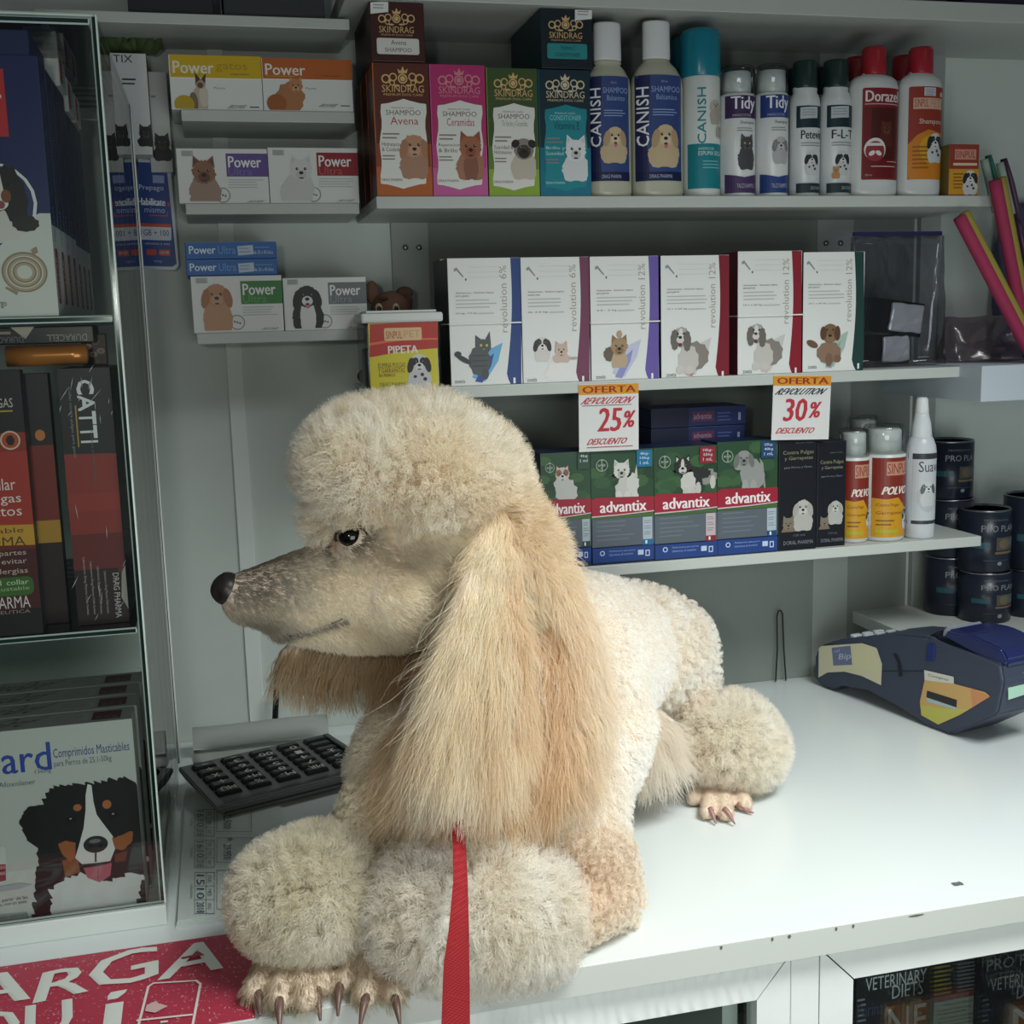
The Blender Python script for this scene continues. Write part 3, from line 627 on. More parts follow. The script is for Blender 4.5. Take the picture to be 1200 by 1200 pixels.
def spaniel(a, X, Y, w):
    a.EL(X(.5), Y(.81), w*.2, w*.19, '8a827c', rough=.1, rot=30); a.EL(X(.4), Y(.84), w*.15, w*.2, 'c6c2bc', rough=.1)
    for q in (.28, .42): a.EL(X(q), Y(.92), w*.06, w*.06, 'cbc8c3')
    a.EL(X(.3), Y(.66), w*.12, w*.14, 'a9a6a2', rough=.08); a.EL(X(.2), Y(.68), w*.06, w*.14, '6f6964', rough=.1); a.EL(X(.38), Y(.69), w*.06, w*.14, '6f6964', rough=.1)
    a.EL(X(.29), Y(.64), w*.035, w*.09, 'd8d6d3'); a.EL(X(.28), Y(.68), w*.055, w*.045, 'd3d0cc'); a.EL(X(.28), Y(.66), w*.025, w*.02, '2a2625'); a.EL(X(.28), Y(.72), w*.03, w*.025, '6a3a3a')
    for q in (.245, .33): a.EL(X(q), Y(.63), w*.015, w*.015, '2a2625')
revo((774.5, 299, 854.5, 445), '7d1f2e', '12%', ('cbc9c9', 'c77a86'), spaniel, 'white pipette box with dark red edge and spaniel, without an elastic band', kg='10.1 a 20 kg', for_='para perros')
revo((864.5, 294, 939.5, 441), '8a2130', '12%', ('cbc9c9', 'c9bcbc'), spaniel, 'white pipette box with dark red edge, spaniel and an elastic band', .52, side='6a2430', kg='10.1 a 20 kg', for_='para perros', depth=.09)
def brown(a, X, Y, w):
    a.EL(X(.42), Y(.84), w*.2, w*.16, '8d7361', rough=.08); a.EL(X(.15), Y(.77), w*.1, w*.05, '6f5543', rot=-25); a.EL(X(.42), Y(.9), w*.06, w*.1, '7d6251', rough=.05); a.EL(X(.56), Y(.89), w*.06, w*.06, '7d6251')
    a.EL(X(.44), Y(.68), w*.13, w*.14, '7f6249', rough=.04); a.EL(X(.33), Y(.68), w*.05, w*.1, '5f4432'); a.EL(X(.56), Y(.68), w*.05, w*.11, '5f4432'); a.EL(X(.44), Y(.72), w*.07, w*.06, '8d7157'); a.EL(X(.44), Y(.7), w*.03, w*.02, '2a211c')
    for q in (.39, .49): a.EL(X(q), Y(.65), w*.014, w*.014, '1e1815')
revo((941, 295, 1012.5, 435.5), '21403c', '12%', ('a8bcb4', '8fa8a0'), brown, 'white pipette box with dark green edge and lying brown puppy', side='22332f', kg='20.1 a 40 kg', for_='para perros')
# second row behind them
for i, (x0, x1, c, lb) in enumerate(((518, 604, '2c4680', 'white pipette box of the back row behind the navy edged box'), (603, 684, '75405a', 'white pipette box of the back row behind the mauve edged box'), (768, 848, '7d1f2e', 'white pipette box of the back row behind the unbanded dark red box'))):
    revo((x0, 303, x1, 452), c, '6%', ('e6e4e2', 'e6e4e2'), lambda *k: None, lb, Y=YS+.075)

# ------------------------------------------------------------------ tub and toy dog
tubp = glass_mat('tub_plastic', (.80, .83, .82), .5, .08, .15)
x0, x1, zb_, zt_ = span(427, 378, 517, 462, YS+.0)
YT = YS-.004
W = x1-x0; H = zt_-Z3
tub = empty('pipette_tub', (x0, YT, Z3)); tag(tub, 'clear square tub with white lid and yellow flea pipette card, behind the dog', 'tub')
bm = bmesh.new(); bm_box(bm, 0, W, 0, .07, .0003, H, .004); link('tub_body', mesh_of(bm, 'tub_body'), tubp, tub)
bm = bmesh.new(); bm_box(bm, -.003, W+.003, -.004, .074, H, H+.012, .003); bm_box(bm, .004, W-.004, .003, .067, H+.012, H+.015, .001); link('lid', mesh_of(bm, 'lid'), mat('d5dad9', .4), tub)
bm = bmesh.new(); bm_box(bm, .004, W-.004, .004, .066, .003, H-.03, .002); link('contents', mesh_of(bm, 'contents'), mat('4a4f50', .6), tub)
a = Art(W, H); a.org = (x0, YT, Z3)
a.R(433, 378, 513, 470, 'cfc437'); a.PL([(433, 380), (513, 376), (513, 408), (475, 411), (433, 419)], 'b3382e'); a.PL([(433, 402), (470, 396), (513, 396), (513, 398), (470, 399), (433, 405)], 'd96a48')
a.RR(450, 384, 494, 399, 2, 'd9b98a'); a.T('SINPUL', 452, 388, 471, 397, 'a3342c'); a.T('PET', 473, 387, 492, 395, 'c79a72')
for d in (0, .6): a.T('PIPETA', 454.5+d, 405, 489+d, 414, 'ece6e0')
a.T('ELIMINA PULGAS', 443, 425, 475, 431, '7a5a20'); a.T('Y GARRAPATAS', 443, 431.5, 474, 437, '8a3a20'); a.T('EN PERROS', 444, 438, 463, 441.5, '4a3a20'); a.T('DRAG PHARMA', 445, 448, 476, 453, '7a7030')
a.PET(491, 425, 10.5, rough=.05, bh=2.2, **dal); a.build('label_card', tub, (0, -.0012, 0))
TY = YS+.115
def P3(x, y, Y): return atY(x, y, Y)
toy = empty('toy_dog', (P3(458, 440, TY).x, TY+.03, Z3)); tag(toy, 'brown toy dog peeking over the clear tub, one folded ear', 'toy')
def blob(name, spec, m, parent, sub=3, flat=1):
    """spec: ellipsoids (x, y, Y, rx, ry[, depth factor]) in frame pixels"""
    bm = bmesh.new()
    for x, y, Y, rx, ry, *f in spec:
        c = P3(x, y, Y)-parent.matrix_world.translation if parent.matrix_world.translation.length else P3(x, y, Y)-parent.location
        k = Y/F*1.03
        bmesh.ops.create_icosphere(bm, subdivisions=sub, radius=1, matrix=Matrix.Translation(c) @ Matrix.Diagonal((rx*k, rx*k*(f[0] if f else 1), ry*k, 1)))
    return link(name, mesh_of(bm, name, True), m, parent)
tb = mat('6f5345', .7, .2); tbd = mat('4c372f', .7, .2)
blob('head', [(459, 366, TY, 24, 24, .8)], tb, toy); blob('muzzle', [(459, 378, TY-.02, 15, 12, .8)], mat('84695a', .7, .2), toy)
blob('ear', [(436, 343, TY+.005, 8, 13, .4)], tb, toy); blob('ear', [(474, 343, TY-.004, 10, 7, .5), (479, 352, TY-.008, 4.5, 9, .5)], tbd, toy)
for x in (444, 464): e = blob('eye', [(x, 361, TY-.021, 4.2, 5.5, .5)], mat('b9aa90', .3), toy); blob('pupil', [(x+.5, 362, TY-.024, 2.4, 3.4, .5)], mat('171311', .2), toy).parent = e
blob('brow', [(449, 350, TY-.019, 6, 2, .5)], tbd, toy); blob('nose', [(461, 371, TY-.036, 6, 4)], mat('171311', .3), toy)
blob('body', [(459, 420, TY, 20, 34, .8)], tb, toy); blob('paw', [(427, 441, TY+.0, 8, 8)], mat('33291f', .6), toy); blob('arm', [(438, 432, TY, 13, 8)], tb, toy)

# ------------------------------------------------------------------ paper price tags
def price(x0, y0, x1, y1, head, col2, pc, label, tilt):
    Y = YS-.0012; X0, X1, Z0, Z1 = span(x0, y0, x1, y1, Y)
    bm = bmesh.new(); bm_box(bm, 0, X1-X0, 0, .0004, 0, Z1-Z0)
    o = link('price_tag', mesh_of(bm, 'price_tag'), mat('d6d6d6', .6), None, (X0, Y, Z0)); o.rotation_euler.y = math.radians(tilt); tag(o, label, 'price tag', 'handwritten offer tags')
    a = Art(X1-X0, Z1-Z0); w = x1-x0; h = y1-y0
    a.rect(.0, .84, 1, .99, 'cf9226'); a.text('OFERTA', .06, .865, .88, .10, '9a2420'); a.text('OFERTA', .075, .865, .88, .10, '9a2420')
    for d in (0, .012): a.text('REVOLUTION', .02+d, .70, .92, .10, col2, shear=.15)
    a.rect(.05, .675, .88, .684, '3a3236' if col2 != '26262c' else 'd6d6d6')
    for d in (0, .012, .024): a.text(pc, .30+d-(.12 if pc == '30' else 0), .29, .40, .35, 'b3303c', shear=.12); a.text('%', .71+d-(.10 if pc == '30' else 0), .34, .22, .25, 'b3303c', shear=.3)
    for d in (0, .01): a.text('DESCUENTO', .12+d-(.06 if pc == '30' else 0), .10, .68, .09, 'b3404a', shear=.1)
    a.rect(.12, .055, .9, .066, '9a4048' if pc == '25' else 'd6d6d6')
    a.build('lettering', o, rough=.6); return o
price(678, 449, 748, 528, 0, 'b33a46', '25', 'white paper offer tag, red lettering, twenty five percent', .5)
price(904, 438.5, 971.5, 514, 0, '26262c', '30', 'white paper offer tag, black and red lettering, thirty percent', 2)
# ------------------------------------------------------------------ lower shelf: green flea treatment boxes
AG = 'green flea treatment boxes on the lowest shelf'
YA = YS+.004
def adv(px, corner, tagt, petf, label, Y=YA, depth=.055):
    o, a = carton('flea_treatment_box', label, 'box', px, Y, depth, '24314f', Z4, AG, side='1c2748')
    x0, y0, x1, y1 = px; w = x1-x0; h = y1-y0; X = lambda t: x0+w*t; Yy = lambda t: y0+h*t
    a.rect(0, .4, 1, 1, '2c4a33'); a.rect(0, .4, 1, .58, '4a6a38'); rr = random.Random(x0)
    a.clip = (0, .4, 1, 1)
    for i in range(16): a.EL(X(rr.random()), Yy(.05+.4*rr.random()), w*.14, w*.09, rr.choice(['35563a', '24402d', '3d5f3c', '2b4a38']), rough=.1)
    for i in range(8): a.EL(X(rr.random()), Yy(.46+.06*rr.random()), w*.2, w*.04, rr.choice(['567a3e', '44663a']), rough=.1)
    a.clip = (0, .38, 1, 1)
    petf(a, X, Yy, w); a.clip = (0, 0, 1, 1)
    a.PL([(x0, Yy(.455)), (X(.06), Yy(.43)), (x1, Yy(.415)), (x1, Yy(.54)), (X(.5), Yy(.575)), (x0, Yy(.6))], '9a2236')
    a.PL([(x0, Yy(.6)), (X(.5), Yy(.575)), (x1, Yy(.54)), (x1, Yy(.55)), (X(.5), Yy(.585)), (x0, Yy(.612))], 'c9b9c0')
    for d in (0, .012): a.T('advantix', X(.13+d), Yy(.455), X(.87+d), Yy(.555), 'e9e2e4')
    a.R(x0, Yy(.612), x1, Yy(.86), '59626c'); a.LN(X(.08), Yy(.64), X(.78), 5, h*.04, '6d7680', .25, .5)
    a.R(X(.82), Yy(.6), X(.97), Yy(.8), 'a8b6c0' if corner != '8a2432' else 'c0aeb4'); a.R(X(.82), Yy(.8), X(.98), Yy(.85), corner)
    for i in range(3): a.LN(X(.84), Yy(.63+.05*i), X(.95), 2, h*.018, '7c8a94')
    a.T('1', X(.86), Yy(.81), X(.89), Yy(.84), 'dde3e6')
    a.R(x0, Yy(.87), x1, y1, '22407f'); a.T('Medicamento para perros', X(.28), Yy(.895), X(.7), Yy(.915), '8fa4cf'); a.T('Llamenos al numero', X(.28), Yy(.925), X(.66), Yy(.945), '8fa4cf')
    a.RG(X(.17), Yy(.93), w*.04, w*.015, 'b9c6e0'); a.R(X(.74), Yy(.895), X(.83), Yy(.94), 'b9c6e0'); a.R(X(.86), Yy(.895), X(.93), Yy(.95), 'b9c6e0'); a.R(X(.875), Yy(.905), X(.915), Yy(.94), '22407f')
    a.R(X(.72), y0, X(.96), Yy(.15), corner)
    for i, t in enumerate(tagt): a.T(t, X(.77), Yy(.02+.04*i), X(.92), Yy(.048+.04*i), 'cfdde6')
    a.RG(X(.16), Yy(.14), w*.095, w*.012, '93a596'); a.T('BAYER', X(.1), Yy(.13), X(.22), Yy(.15), 'b5c3b6'); a.T('BAYER', X(.148), Yy(.09), X(.176), Yy(.19), 'b5c3b6', rot=270)
    a.build('front_print', o); return o
def wst(a, X, Y, w):
    a.EL(X(.55), Y(.36), w*.17, w*.2, 'bdbdb8', rough=.15); a.EL(X(.66), Y(.3), w*.1, w*.16, 'c6c6c1', rough=.15); a.PL([(X(.68), Y(.26)), (X(.72), Y(.12)), (X(.74), Y(.24))], 'c0c0ba')
    for q in (.44, .58, .7): a.EL(X(q), Y(.42), w*.055, w*.09, 'c9c9c4', rough=.15)
    a.PET(X(.48), Y(.19), w*.13, 'c9c9c4', muz='a9a8a0', body='bdbdb8', style='prick', rough=.14, bh=.4)
def bc(a, X, Y, w):
    a.EL(X(.82), Y(.27), w*.18, w*.12, '8d8c88', rough=.15); a.EL(X(.78), Y(.24), w*.12, w*.08, '2b2c2c', rough=.15); a.EL(X(.6), Y(.3), w*.17, w*.2, '2b2c2c', rough=.12); a.EL(X(.54), Y(.33), w*.12, w*.18, 'c3c2bd', rough=.12)
    for q, t in ((.5, .43), (.62, .42), (.7, .38), (.93, .32)): a.EL(X(q), Y(t), w*.045, w*.1, 'bdbcb6', rough=.1)
    a.PET(X(.45), Y(.18), w*.125, '2b2c2c', ear='232424', muz='c3c2bd', style='prick', rough=.08, bh=.4, patch=[(0, .2, .22, .7, 'c3c2bd')])
def pap(a, X, Y, w):
    a.EL(X(.5), Y(.36), w*.22, w*.26, 'b9b9b5', rough=.14); a.PET(X(.42), Y(.2), w*.14, 'bdbab5', ear='7a4f3c', muz='c6c4c0', body='b9b9b5', style='prick', rough=.1, bh=1.2, patch=[(.5, .2, .4, .5, '8a5c46'), (-.5, .2, .4, .5, '8a5c46')])
def lab(a, X, Y, w):
    a.EL(X(.58), Y(.3), w*.2, w*.25, '8f928f', rough=.05, rot=15)
    for q in (.46, .6): a.EL(X(q), Y(.42), w*.055, w*.13, '9b9e9b')
    a.PL([(X(.7), Y(.15)), (X(.76), Y(.2)), (X(.8), Y(.42)), (X(.77), Y(.42))], '8f928f'); a.PET(X(.44), Y(.16), w*.13, '8b8e8c', ear='6d706e', muz='777a78', body='8f928f', rough=.03, bh=.8)
adv((634.5, 530, 692.5, 660), '2f4a3c', ('4kg', '1 ml'), pap, 'green flea treatment box showing a papillon dog, half hidden by the dog')
adv((693, 527, 766, 657.5), '1a6d9a', ('4kg-', '10kg', '1 mL'), wst, 'green flea treatment box with cyan corner and white terrier')
adv((766.5, 523, 840, 653), '8a2432', ('10kg-', '25kg', '1 mL'), bc, 'green flea treatment box with red corner and black and white dog')
adv((840.5, 516.5, 911, 647.5), '23436f', ('25kg-', '40kg', '1 mL'), lab, 'green flea treatment box with navy corner and grey dog')
# second row and two boxes lying on it
ybk = YA+.06
zt2 = None
for x0, x1, y0, lb in ((760, 818, 527, 'dark blue flea treatment box behind the red cornered one'), (819, 878, 524, 'dark blue flea treatment box behind the navy cornered one')):
    o, a = carton('flea_treatment_box', lb, 'box', (x0, y0, x1, 640), ybk, .055, '1e2c4c', Z4, AG, side='18233f')
    zt2 = max(zt2 or 0, Z4+a.H)
def flatbox(px, z0, lb):
    o, a = carton('flea_treatment_box', lb, 'box', px, ybk, .075, '222f5c', z0, AG, side='1b2648'); x0, y0, x1, y1 = px
    a.R(x0, y0, x0+(x1-x0)*.4, y1, '1a2038'); a.R(x0+48, y0+5, x0+74, y1-6, '5a3350'); a.T('advantix', x0+50, y0+7, x0+71, y1-9, 'a98fa8'); a.LN(x0+78, y0+6, x1-16, 3, 4, '4a5a94'); a.T('1', x1-9, y0+6, x1-6, y1-8, '8d98c0'); a.build('front_print', o)
    return z0+a.H
zz = flatbox((763, 500, 873, 522), zt2+.0006, 'navy box lying flat on the back row, lower of the two')
flatbox((763, 477, 874, 500), zz+.0006, 'navy box lying flat on the back row, upper of the two')
def black_box(px, label, sc, y):
    o, a = carton('drop_box', label, 'box', px, y, .05, '14161e', Z4, 'black flea drop boxes', side='101218'); x0, y0, x1, y1 = px; w = x1-x0; h = y1-y0; X = lambda t: x0+w*t; Yy = lambda t: y0+h*t
    a.T('Contra Pulgas', X(.12), Yy(.10+sc), X(.92), Yy(.145+sc), '8c8a6c'); a.T('y Garrapatas', X(.16), Yy(.155+sc), X(.9), Yy(.195+sc), '8c8a6c'); a.T('para Perros y Gatos', X(.15), Yy(.245+sc), X(.88), Yy(.27+sc), '7c828c'); a.T('Solucion Topica', X(.45), Yy(.02+sc), X(.9), Yy(.038+sc), '6c727c')
    a.clip = (0, .17, 1, 1)
    a.PET(X(.64), Yy(.63), w*.2, 'b3b2ac', muz='c0bfb9', body='aeada7', rough=.08, ear='a3a29c'); a.PET(X(.25), Yy(.78), w*.15, '7c7264', body='746a5c', style='prick', rough=.06); a.clip = (0, 0, 1, 1)
    a.T('120 mL', X(.38), Yy(.87), X(.7), Yy(.89), '6c727c'); a.T('DORAL PHARMA', X(.12), Yy(.93), X(.9), Yy(.965), '7c828c'); a.build('front_print', o)
black_box((912.5, 515, 957, 642), 'black flea drop box with two animals, left of the pair beside the powder cans', 0, YA)
black_box((957.5, 517, 991, 639), 'black flea drop box with two animals, right of the pair beside the powder cans', .08, YA+.006)
def bot4(name, label, cat, x0, x1, yb, prof, col, Y, depth=1, m=None):
    b = Bottle(name, label, cat, x0, x1, yb, prof, col, Z4, Y, depth, None, .3, m); return b
def polvo(x0, x1, yb, label, Y, h=122):
    R = (x1-x0)/2
    b = bot4('powder_can', label, 'can', x0, x1, yb, [(R-2, 0), (R, 2), (R, h-31), (R-2, h-29), (R*.8, h-28)], 'cfd2d0', Y)
    b.add('spout', [(R*.8, h-30), (R*.78, h-6), (R*.7, h-4), (0, h-4)], 'd3d6d6'); b.add('clear_cap', [(R, h-29), (R-1, h-3), (R-3, h), (0, h+.5)], '', m=clearp)
    a = b.label(-R, R, 5, h-33); a.rect(0, 0, 1, 1, '7d2a20'); a.poly([(0, 0), (1, 0), (.95, .1), (.8, .2), (.85, .35), (.6, .5), (.3, .48), (0, .5)], 'c48f22'); a.rect(.3, .78, 1, .95, 'b98872'); a.text('SINPUL', .32, .8, .6, .13, '8a2a22')
    for d in (0, .02): a.text('POLVO', .2+d, .54, .66, .10, 'e2dad4', shear=.1)
    a.text('Contra Pulgas', .12, .38, .5, .05, '7a4a14'); a.text('Garrapatas', .12, .28, .6, .05, '7a4a14'); a.lines(.12, .5, .22, 2, .05, '7a5a14'); a.rect(.1, .05, .6, .1, 'a9a52a')
    a.pet(.92, .3, .14, rough=.05, **dal); b.wrap(a)
polvo(992.5, 1025, 634, 'white flea powder can with red and yellow label, beside the black boxes', YS+.015, 121)
polvo(1026, 1071, 632, 'white flea powder can with red and yellow label, beside the spray bottle', YS+.008, 122)
polvo(1003, 1037, 633, 'flea powder can in the back row, between the two front powder cans', YS+.075, 124)
b = bot4('spray_bottle', 'white coat spray bottle with tall nozzle, last item of the lowest shelf', 'bottle', 1072.5, 1104, 627, [(14.5, 0), (15.7, 2), (15.7, 90), (15, 97), (12.5, 104), (10.5, 107)], 'ccd0d6', YS+.008)
b.add('collar', [(10.5, 105), (11, 106), (9.5, 120), (7.5, 128), (7, 131)], 'd6dade'); b.add('nozzle', [(7, 130), (7, 133), (6, 145), (4.5, 147), (0, 147.4)], 'dfe2e4')
a = b.label(-15.7, 15.7, 16, 90); a.rect(0, 0, 1, 1, 'c0c4c9'); a.rect(0, .92, 1, 1, '363b40'); a.rect(0, 0, 1, .05, '363b40'); a.text('Suavi', .18, .74, .72, .15, '2f3438'); a.ell(.5, .38, .36, .5, 'b3b7bb', rough=.05); a.pet(.5, .52, .2, 'c9cbcd', ear='55585b', muz='d6d7d8', body='c3c5c7', rough=.1, bh=1.9); b.wrap(a)

# ------------------------------------------------------------------ pet food cans stacked at the right
YC = 1.50
pz = atY(1150, 733, YC).z
struct(link('trim_5', boxme('trim', atY(1060, 733, YC).x, 1.60, YC-.05, YW, pz-.02, pz, .001), whitem))
def can(x0, x1, y0, y1, zbase, label, Y, scene_='a'):
    xa, xb = atY(x0, (y0+y1)/2, Y).x, atY(x1, (y0+y1)/2, Y).x; R = (xb-xa)/2; h = atY((x0+x1)/2, y0, Y).z-atY((x0+x1)/2, y1, Y).z
    o = link('food_can', lathe_me('food_can', [(R*.94, 0), (R, .002), (R, h-.003)]), mat('1c2230', .3), None, ((xa+xb)/2, Y+R, zbase)); tag(o, label, 'can', 'stacked black pet food cans')
    link('rim', lathe_me('rim', [(R, h-.003), (R*1.01, h-.001), (R*.97, h), (R*.94, h-.003), (0, h-.003)]), mat('8c9098', .25, metal=.9), o)
    a = Art(2*R, h*.94); a.text('PROFESSIONAL', .2, .86, .5, .035, '5f6670'); a.text('PRO PLAN', .16, .68, .72, .11, '7d848c'); a.rect(.42, .36, .9, .58, '4c4a42'); a.ell(.6, .47, .12, .1, '635a4a'); a.ell(.78, .47, .1, .09, '575a5e'); a.rect(.4, .3, .92, .34, '6a5c44'); a.ell(.5, .14, .05, .04, '7a7f86'); a.lines(.2, .8, .2, 1, .03, '3d4656'); a.rect(.05, .4, .3, .5, '26505a')
    R_ = R
    ob = a.build('label_print', o, (0, 0, h*.02)); bm = bmesh.new(); bm.from_mesh(ob.data); bmesh.ops.triangulate(bm, faces=bm.faces)
    for i in range(1, 14): bmesh.ops.bisect_plane(bm, geom=bm.verts[:]+bm.edges[:]+bm.faces[:], plane_co=(a.W*i/14, 0, 0), plane_no=(1, 0, 0))
    for v in bm.verts:
        x = max(-R*.997, min(R*.997, v.co.x-a.W/2)); v.co.y = -math.sqrt(R*R-x*x)+v.co.y-.0003; v.co.x = x
    bm.to_mesh(ob.data); bm.free(); return zbase+h+.0006
z = pz
YC2 = YC+.058
for y0, y1, lb in ((654, 722, 'bottom can of the rear stack beside the spray bottle'), (585, 653, 'middle can of the rear stack beside the spray bottle'), (516, 584, 'top can of the rear stack beside the spray bottle')):
    z = can(1104, 1153, y0, y1, z, 'black pet food can, '+lb, YC2)
z = pz
for y0, y1, lb in ((672, 731, 'bottom can of the front stack behind the card terminal'), (598, 671, 'top can of the front stack behind the card terminal')):
    z = can(1146, 1198, y0, y1, z, 'black pet food can, '+lb, YC)
z = pz
for y0, y1, lb in ((676, 732, 'lower can at the right picture edge'), (590, 675, 'upper can at the right picture edge')):
    z = can(1200, 1252, y0, y1, z, 'black pet food can, '+lb, YC+.004)

# ------------------------------------------------------------------ right end: zip bag, striped sticks, brushes
bagp = glass_mat('bag_film', (.80, .81, .85), .5, .07, .12)
def crumple(name, X0, X1, Y0, Y1, Z0, Z1, m, amp=.006, parent=None, seed=0, loc=None):
    bm = bmesh.new(); bm_box(bm, X0, X1, Y0, Y1, Z0, Z1); bmesh.ops.subdivide_edges(bm, edges=bm.edges[:], cuts=14, use_grid_fill=True)
    for v in bm.verts:
        t = (v.co.z-Z0)/(Z1-Z0); yc = (Y0+Y1)/2; u = (v.co.x-X0)/(X1-X0)
        sq = (1-.88*t)*(.35+.65*math.sin(math.pi*min(max(u, .02), .98))**.5); v.co.y = yc+(v.co.y-yc)*sq
        n = noise.noise_vector(Vector((v.co.x*40+seed, v.co.y*30, v.co.z*40)))*amp; v.co += Vector((n.x*.4, n.y, 0 if v.co.z < Z0+1e-4 else n.z*.4))
    return link(name, mesh_of(bm, name, True), m, parent)
X0, X1, Z0, Z1 = span(1010, 292, 1110, 425, YS+.05)
zbag = link('zip_bag', bpy.data.meshes.new('zip_bag'), None, None, (0, 0, 0)); bpy.data.objects.remove(zbag)
zbag = empty('zip_bag', (X0, YS+.05, Z3)); tag(zbag, 'clear zip bag with purple seal and two silver packs on the middle shelf', 'bag')
BW, BH = X1-X0+.01, Z1-Z3+.02
crumple('bag_film', 0, BW, 0, .06, .001, BH, bagp, .004, zbag)
bm = bmesh.new(); bm_box(bm, .0, BW-.004, .026, .0285, BH, BH+.006); link('zip_seal', mesh_of(bm, 'zip_seal'), mat('3a3460', .35), zbag)
silver = mat('c9ccd0', .3, .6, metal=.3)
def pack(px, z0, lb, Y, tilt=0):
    X0, X1, Za, Zb = span(*px, Y); pw, phh = X1-X0, Zb-Za
    o = empty('blister_pack', (X0, Y, z0)); tag(o, lb, 'blister pack', 'silver packs in the zip bag'); o.rotation_euler.y = math.radians(tilt)
    bm = bmesh.new(); bm_box(bm, 0, pw, 0, .004, 0, phh, .001); link('card', mesh_of(bm, 'card'), mat('16171c', .3), o)
    bm = bmesh.new(); bm_box(bm, pw*.38, pw*.97, -.006, 0, phh*.1, phh*.93, .003); bmesh.ops.subdivide_edges(bm, edges=bm.edges[:], cuts=3, use_grid_fill=True)
    for v in bm.verts: v.co += noise.noise_vector(v.co*90)*.0022
    link('foil', mesh_of(bm, 'foil', False), silver, o); return z0+phh
zpk = pack((1012, 376, 1066, 412), Z3+.003, 'black and silver blister pack, lower one inside the clear zip bag', YS+.071)
pack((1015, 332, 1080, 372), zpk+.006, 'black and silver blister pack, upper one inside the clear zip bag', YS+.071, 8)
# side ledge with a clear bag of soft things
YL2 = 1.40
lx0 = atY(1150, 455, YL2).x
side_ledge = board('side_ledge', 'pale ledge at the right picture edge under the striped sticks', lx0, 1.60, YL2, YW, atY(1175, 470, YL2).z, atY(1175, 428, YL2).z, mat('b9c3cc', .5), 'ledge')
zL = atY(1175, 428, YL2).z
def striped(p0, p1, label, r=.0085):
    a, b = Vector(p0), Vector(p1); o = empty('striped_stick', a); tag(o, label, 'toy stick', 'striped pink and yellow sticks')
    d = (b-a); ax = Vector((1, .2, 0)).cross(d).cross(d).normalized()*r*.62
    if ax.x < 0: ax = -ax
    n = 12
    link('pink_strip', tube_me('pink_strip', [d*(i/n)-ax for i in range(n+1)], r, 12), mat('9a2c52', .7), o)
    link('yellow_strip', tube_me('yellow_strip', [d*(i/n)+ax for i in range(n+1)], r*.9, 12), mat('93863a', .7), o)
    return o
zs = zL+.006
striped((atY(1212, 430, 1.43).x, 1.43, zs+.004), atY(1127, 252, 1.425), 'pink and yellow striped stick leaning further left at the right picture edge')
striped((atY(1228, 428, 1.42).x, 1.455, zs+.004), atY(1169, 210, 1.43), 'pink and yellow striped stick standing steeper beside the small yellow box')
def brush(x, y, x2, y2, Y, c, lb):
    a = atY(x, y, Y); b = atY(x2, y2, Y); o = empty('grooming_brush', b); tag(o, lb, 'brush'); d = a-b
    link('handle', tube_me('handle', [d*t for t in np.linspace(0, .72, 8)], lambda t: .006-.001*t, 10), mat(c, .4), o)
    link('head', tube_me('head', [d*t for t in np.linspace(.7, 1, 6)], lambda t: .006+.004*math.sin(t*3.1), 10, .5), mat(c, .4), o)
    sd = Vector((-.009, -.002, 0))
    link('bristle_pad', tube_me('bristle_pad', [d*t+sd for t in np.linspace(.74, .98, 6)], .0055, 8), mat('9fb0a6', .7), o)
brush(1158, 182, 1212, 430, 1.475, '2c6a58', 'green handled brush standing left of a dark one, right of the small yellow box')
brush(1176, 186, 1232, 430, 1.485, '4a2c4a', 'dark purple brush standing at the right picture edge')
cb = empty('clear_bag', (0, 0, 0)); tag(cb, 'crumpled clear bag on the pale ledge at the right picture edge', 'bag')
X0, X1, Z0, Z1 = span(1160, 372, 1270, 428, 1.44); cb.location = (X0, 1.50, zL)
crumple('bag_film', 0, X1-X0, 0, .09, .001, Z1-Z0, glass_mat('pink_film', (.82, .72, .76), .5, .12, .2), .008, cb, 9)
# dark blue pouch hanging behind
X0, X1, Z0, Z1 = span(1180, 236, 1260, 420, 1.60)
pouch = crumple('hanging_pouch', X0, X1, YW-.045, YW-.004, Z0, Z1, mat('4a5068', .6), .006); tag(pouch, 'slate blue pouch hanging on the wall at the right picture edge', 'pouch')
# wire loop
loop = [(909, 796), (911, 760), (910.5, 722), (912, 716), (915, 715.5), (917, 719), (918.5, 760), (921, 796)]
pts = [atY(x, y, 1.635) for x, y in loop]; base = Vector((pts[0].x, 1.635, ZC+.001)); pts[0].z = pts[-1].z = ZC+.0015
o = link('wire_loop', tube_me('wire_loop', [p-base for p in pts], .0012, 8), mat('15130f', .4), None, base); tag(o, 'thin black wire loop standing against the wall on the counter', 'wire loop')
p0 = atZ(319, 848, ZC+.004); p1 = atY(324, 806, 1.62); p0.y = 1.615
o = link('black_pen', tube_me('black_pen', [Vector((0, 0, 0)), (p1-p0)*.3, (p1-p0)*.7, p1-p0], .0042, 8), mat('15171a', .35), None, p0); tag(o, 'black pen propped upright behind the white paper roll', 'pen')
p0 = atZ(193, 850, ZC+.005); p0.y = 1.60; p1 = atY(182, 812, 1.63)
o = link('dark_marker', tube_me('dark_marker', [Vector((0, 0, 0)), (p1-p0)*.3, (p1-p0)*.7, p1-p0], .005, 8), mat('1d2a26', .35), None, p0); tag(o, 'dark marker standing behind the display case side glass', 'marker')

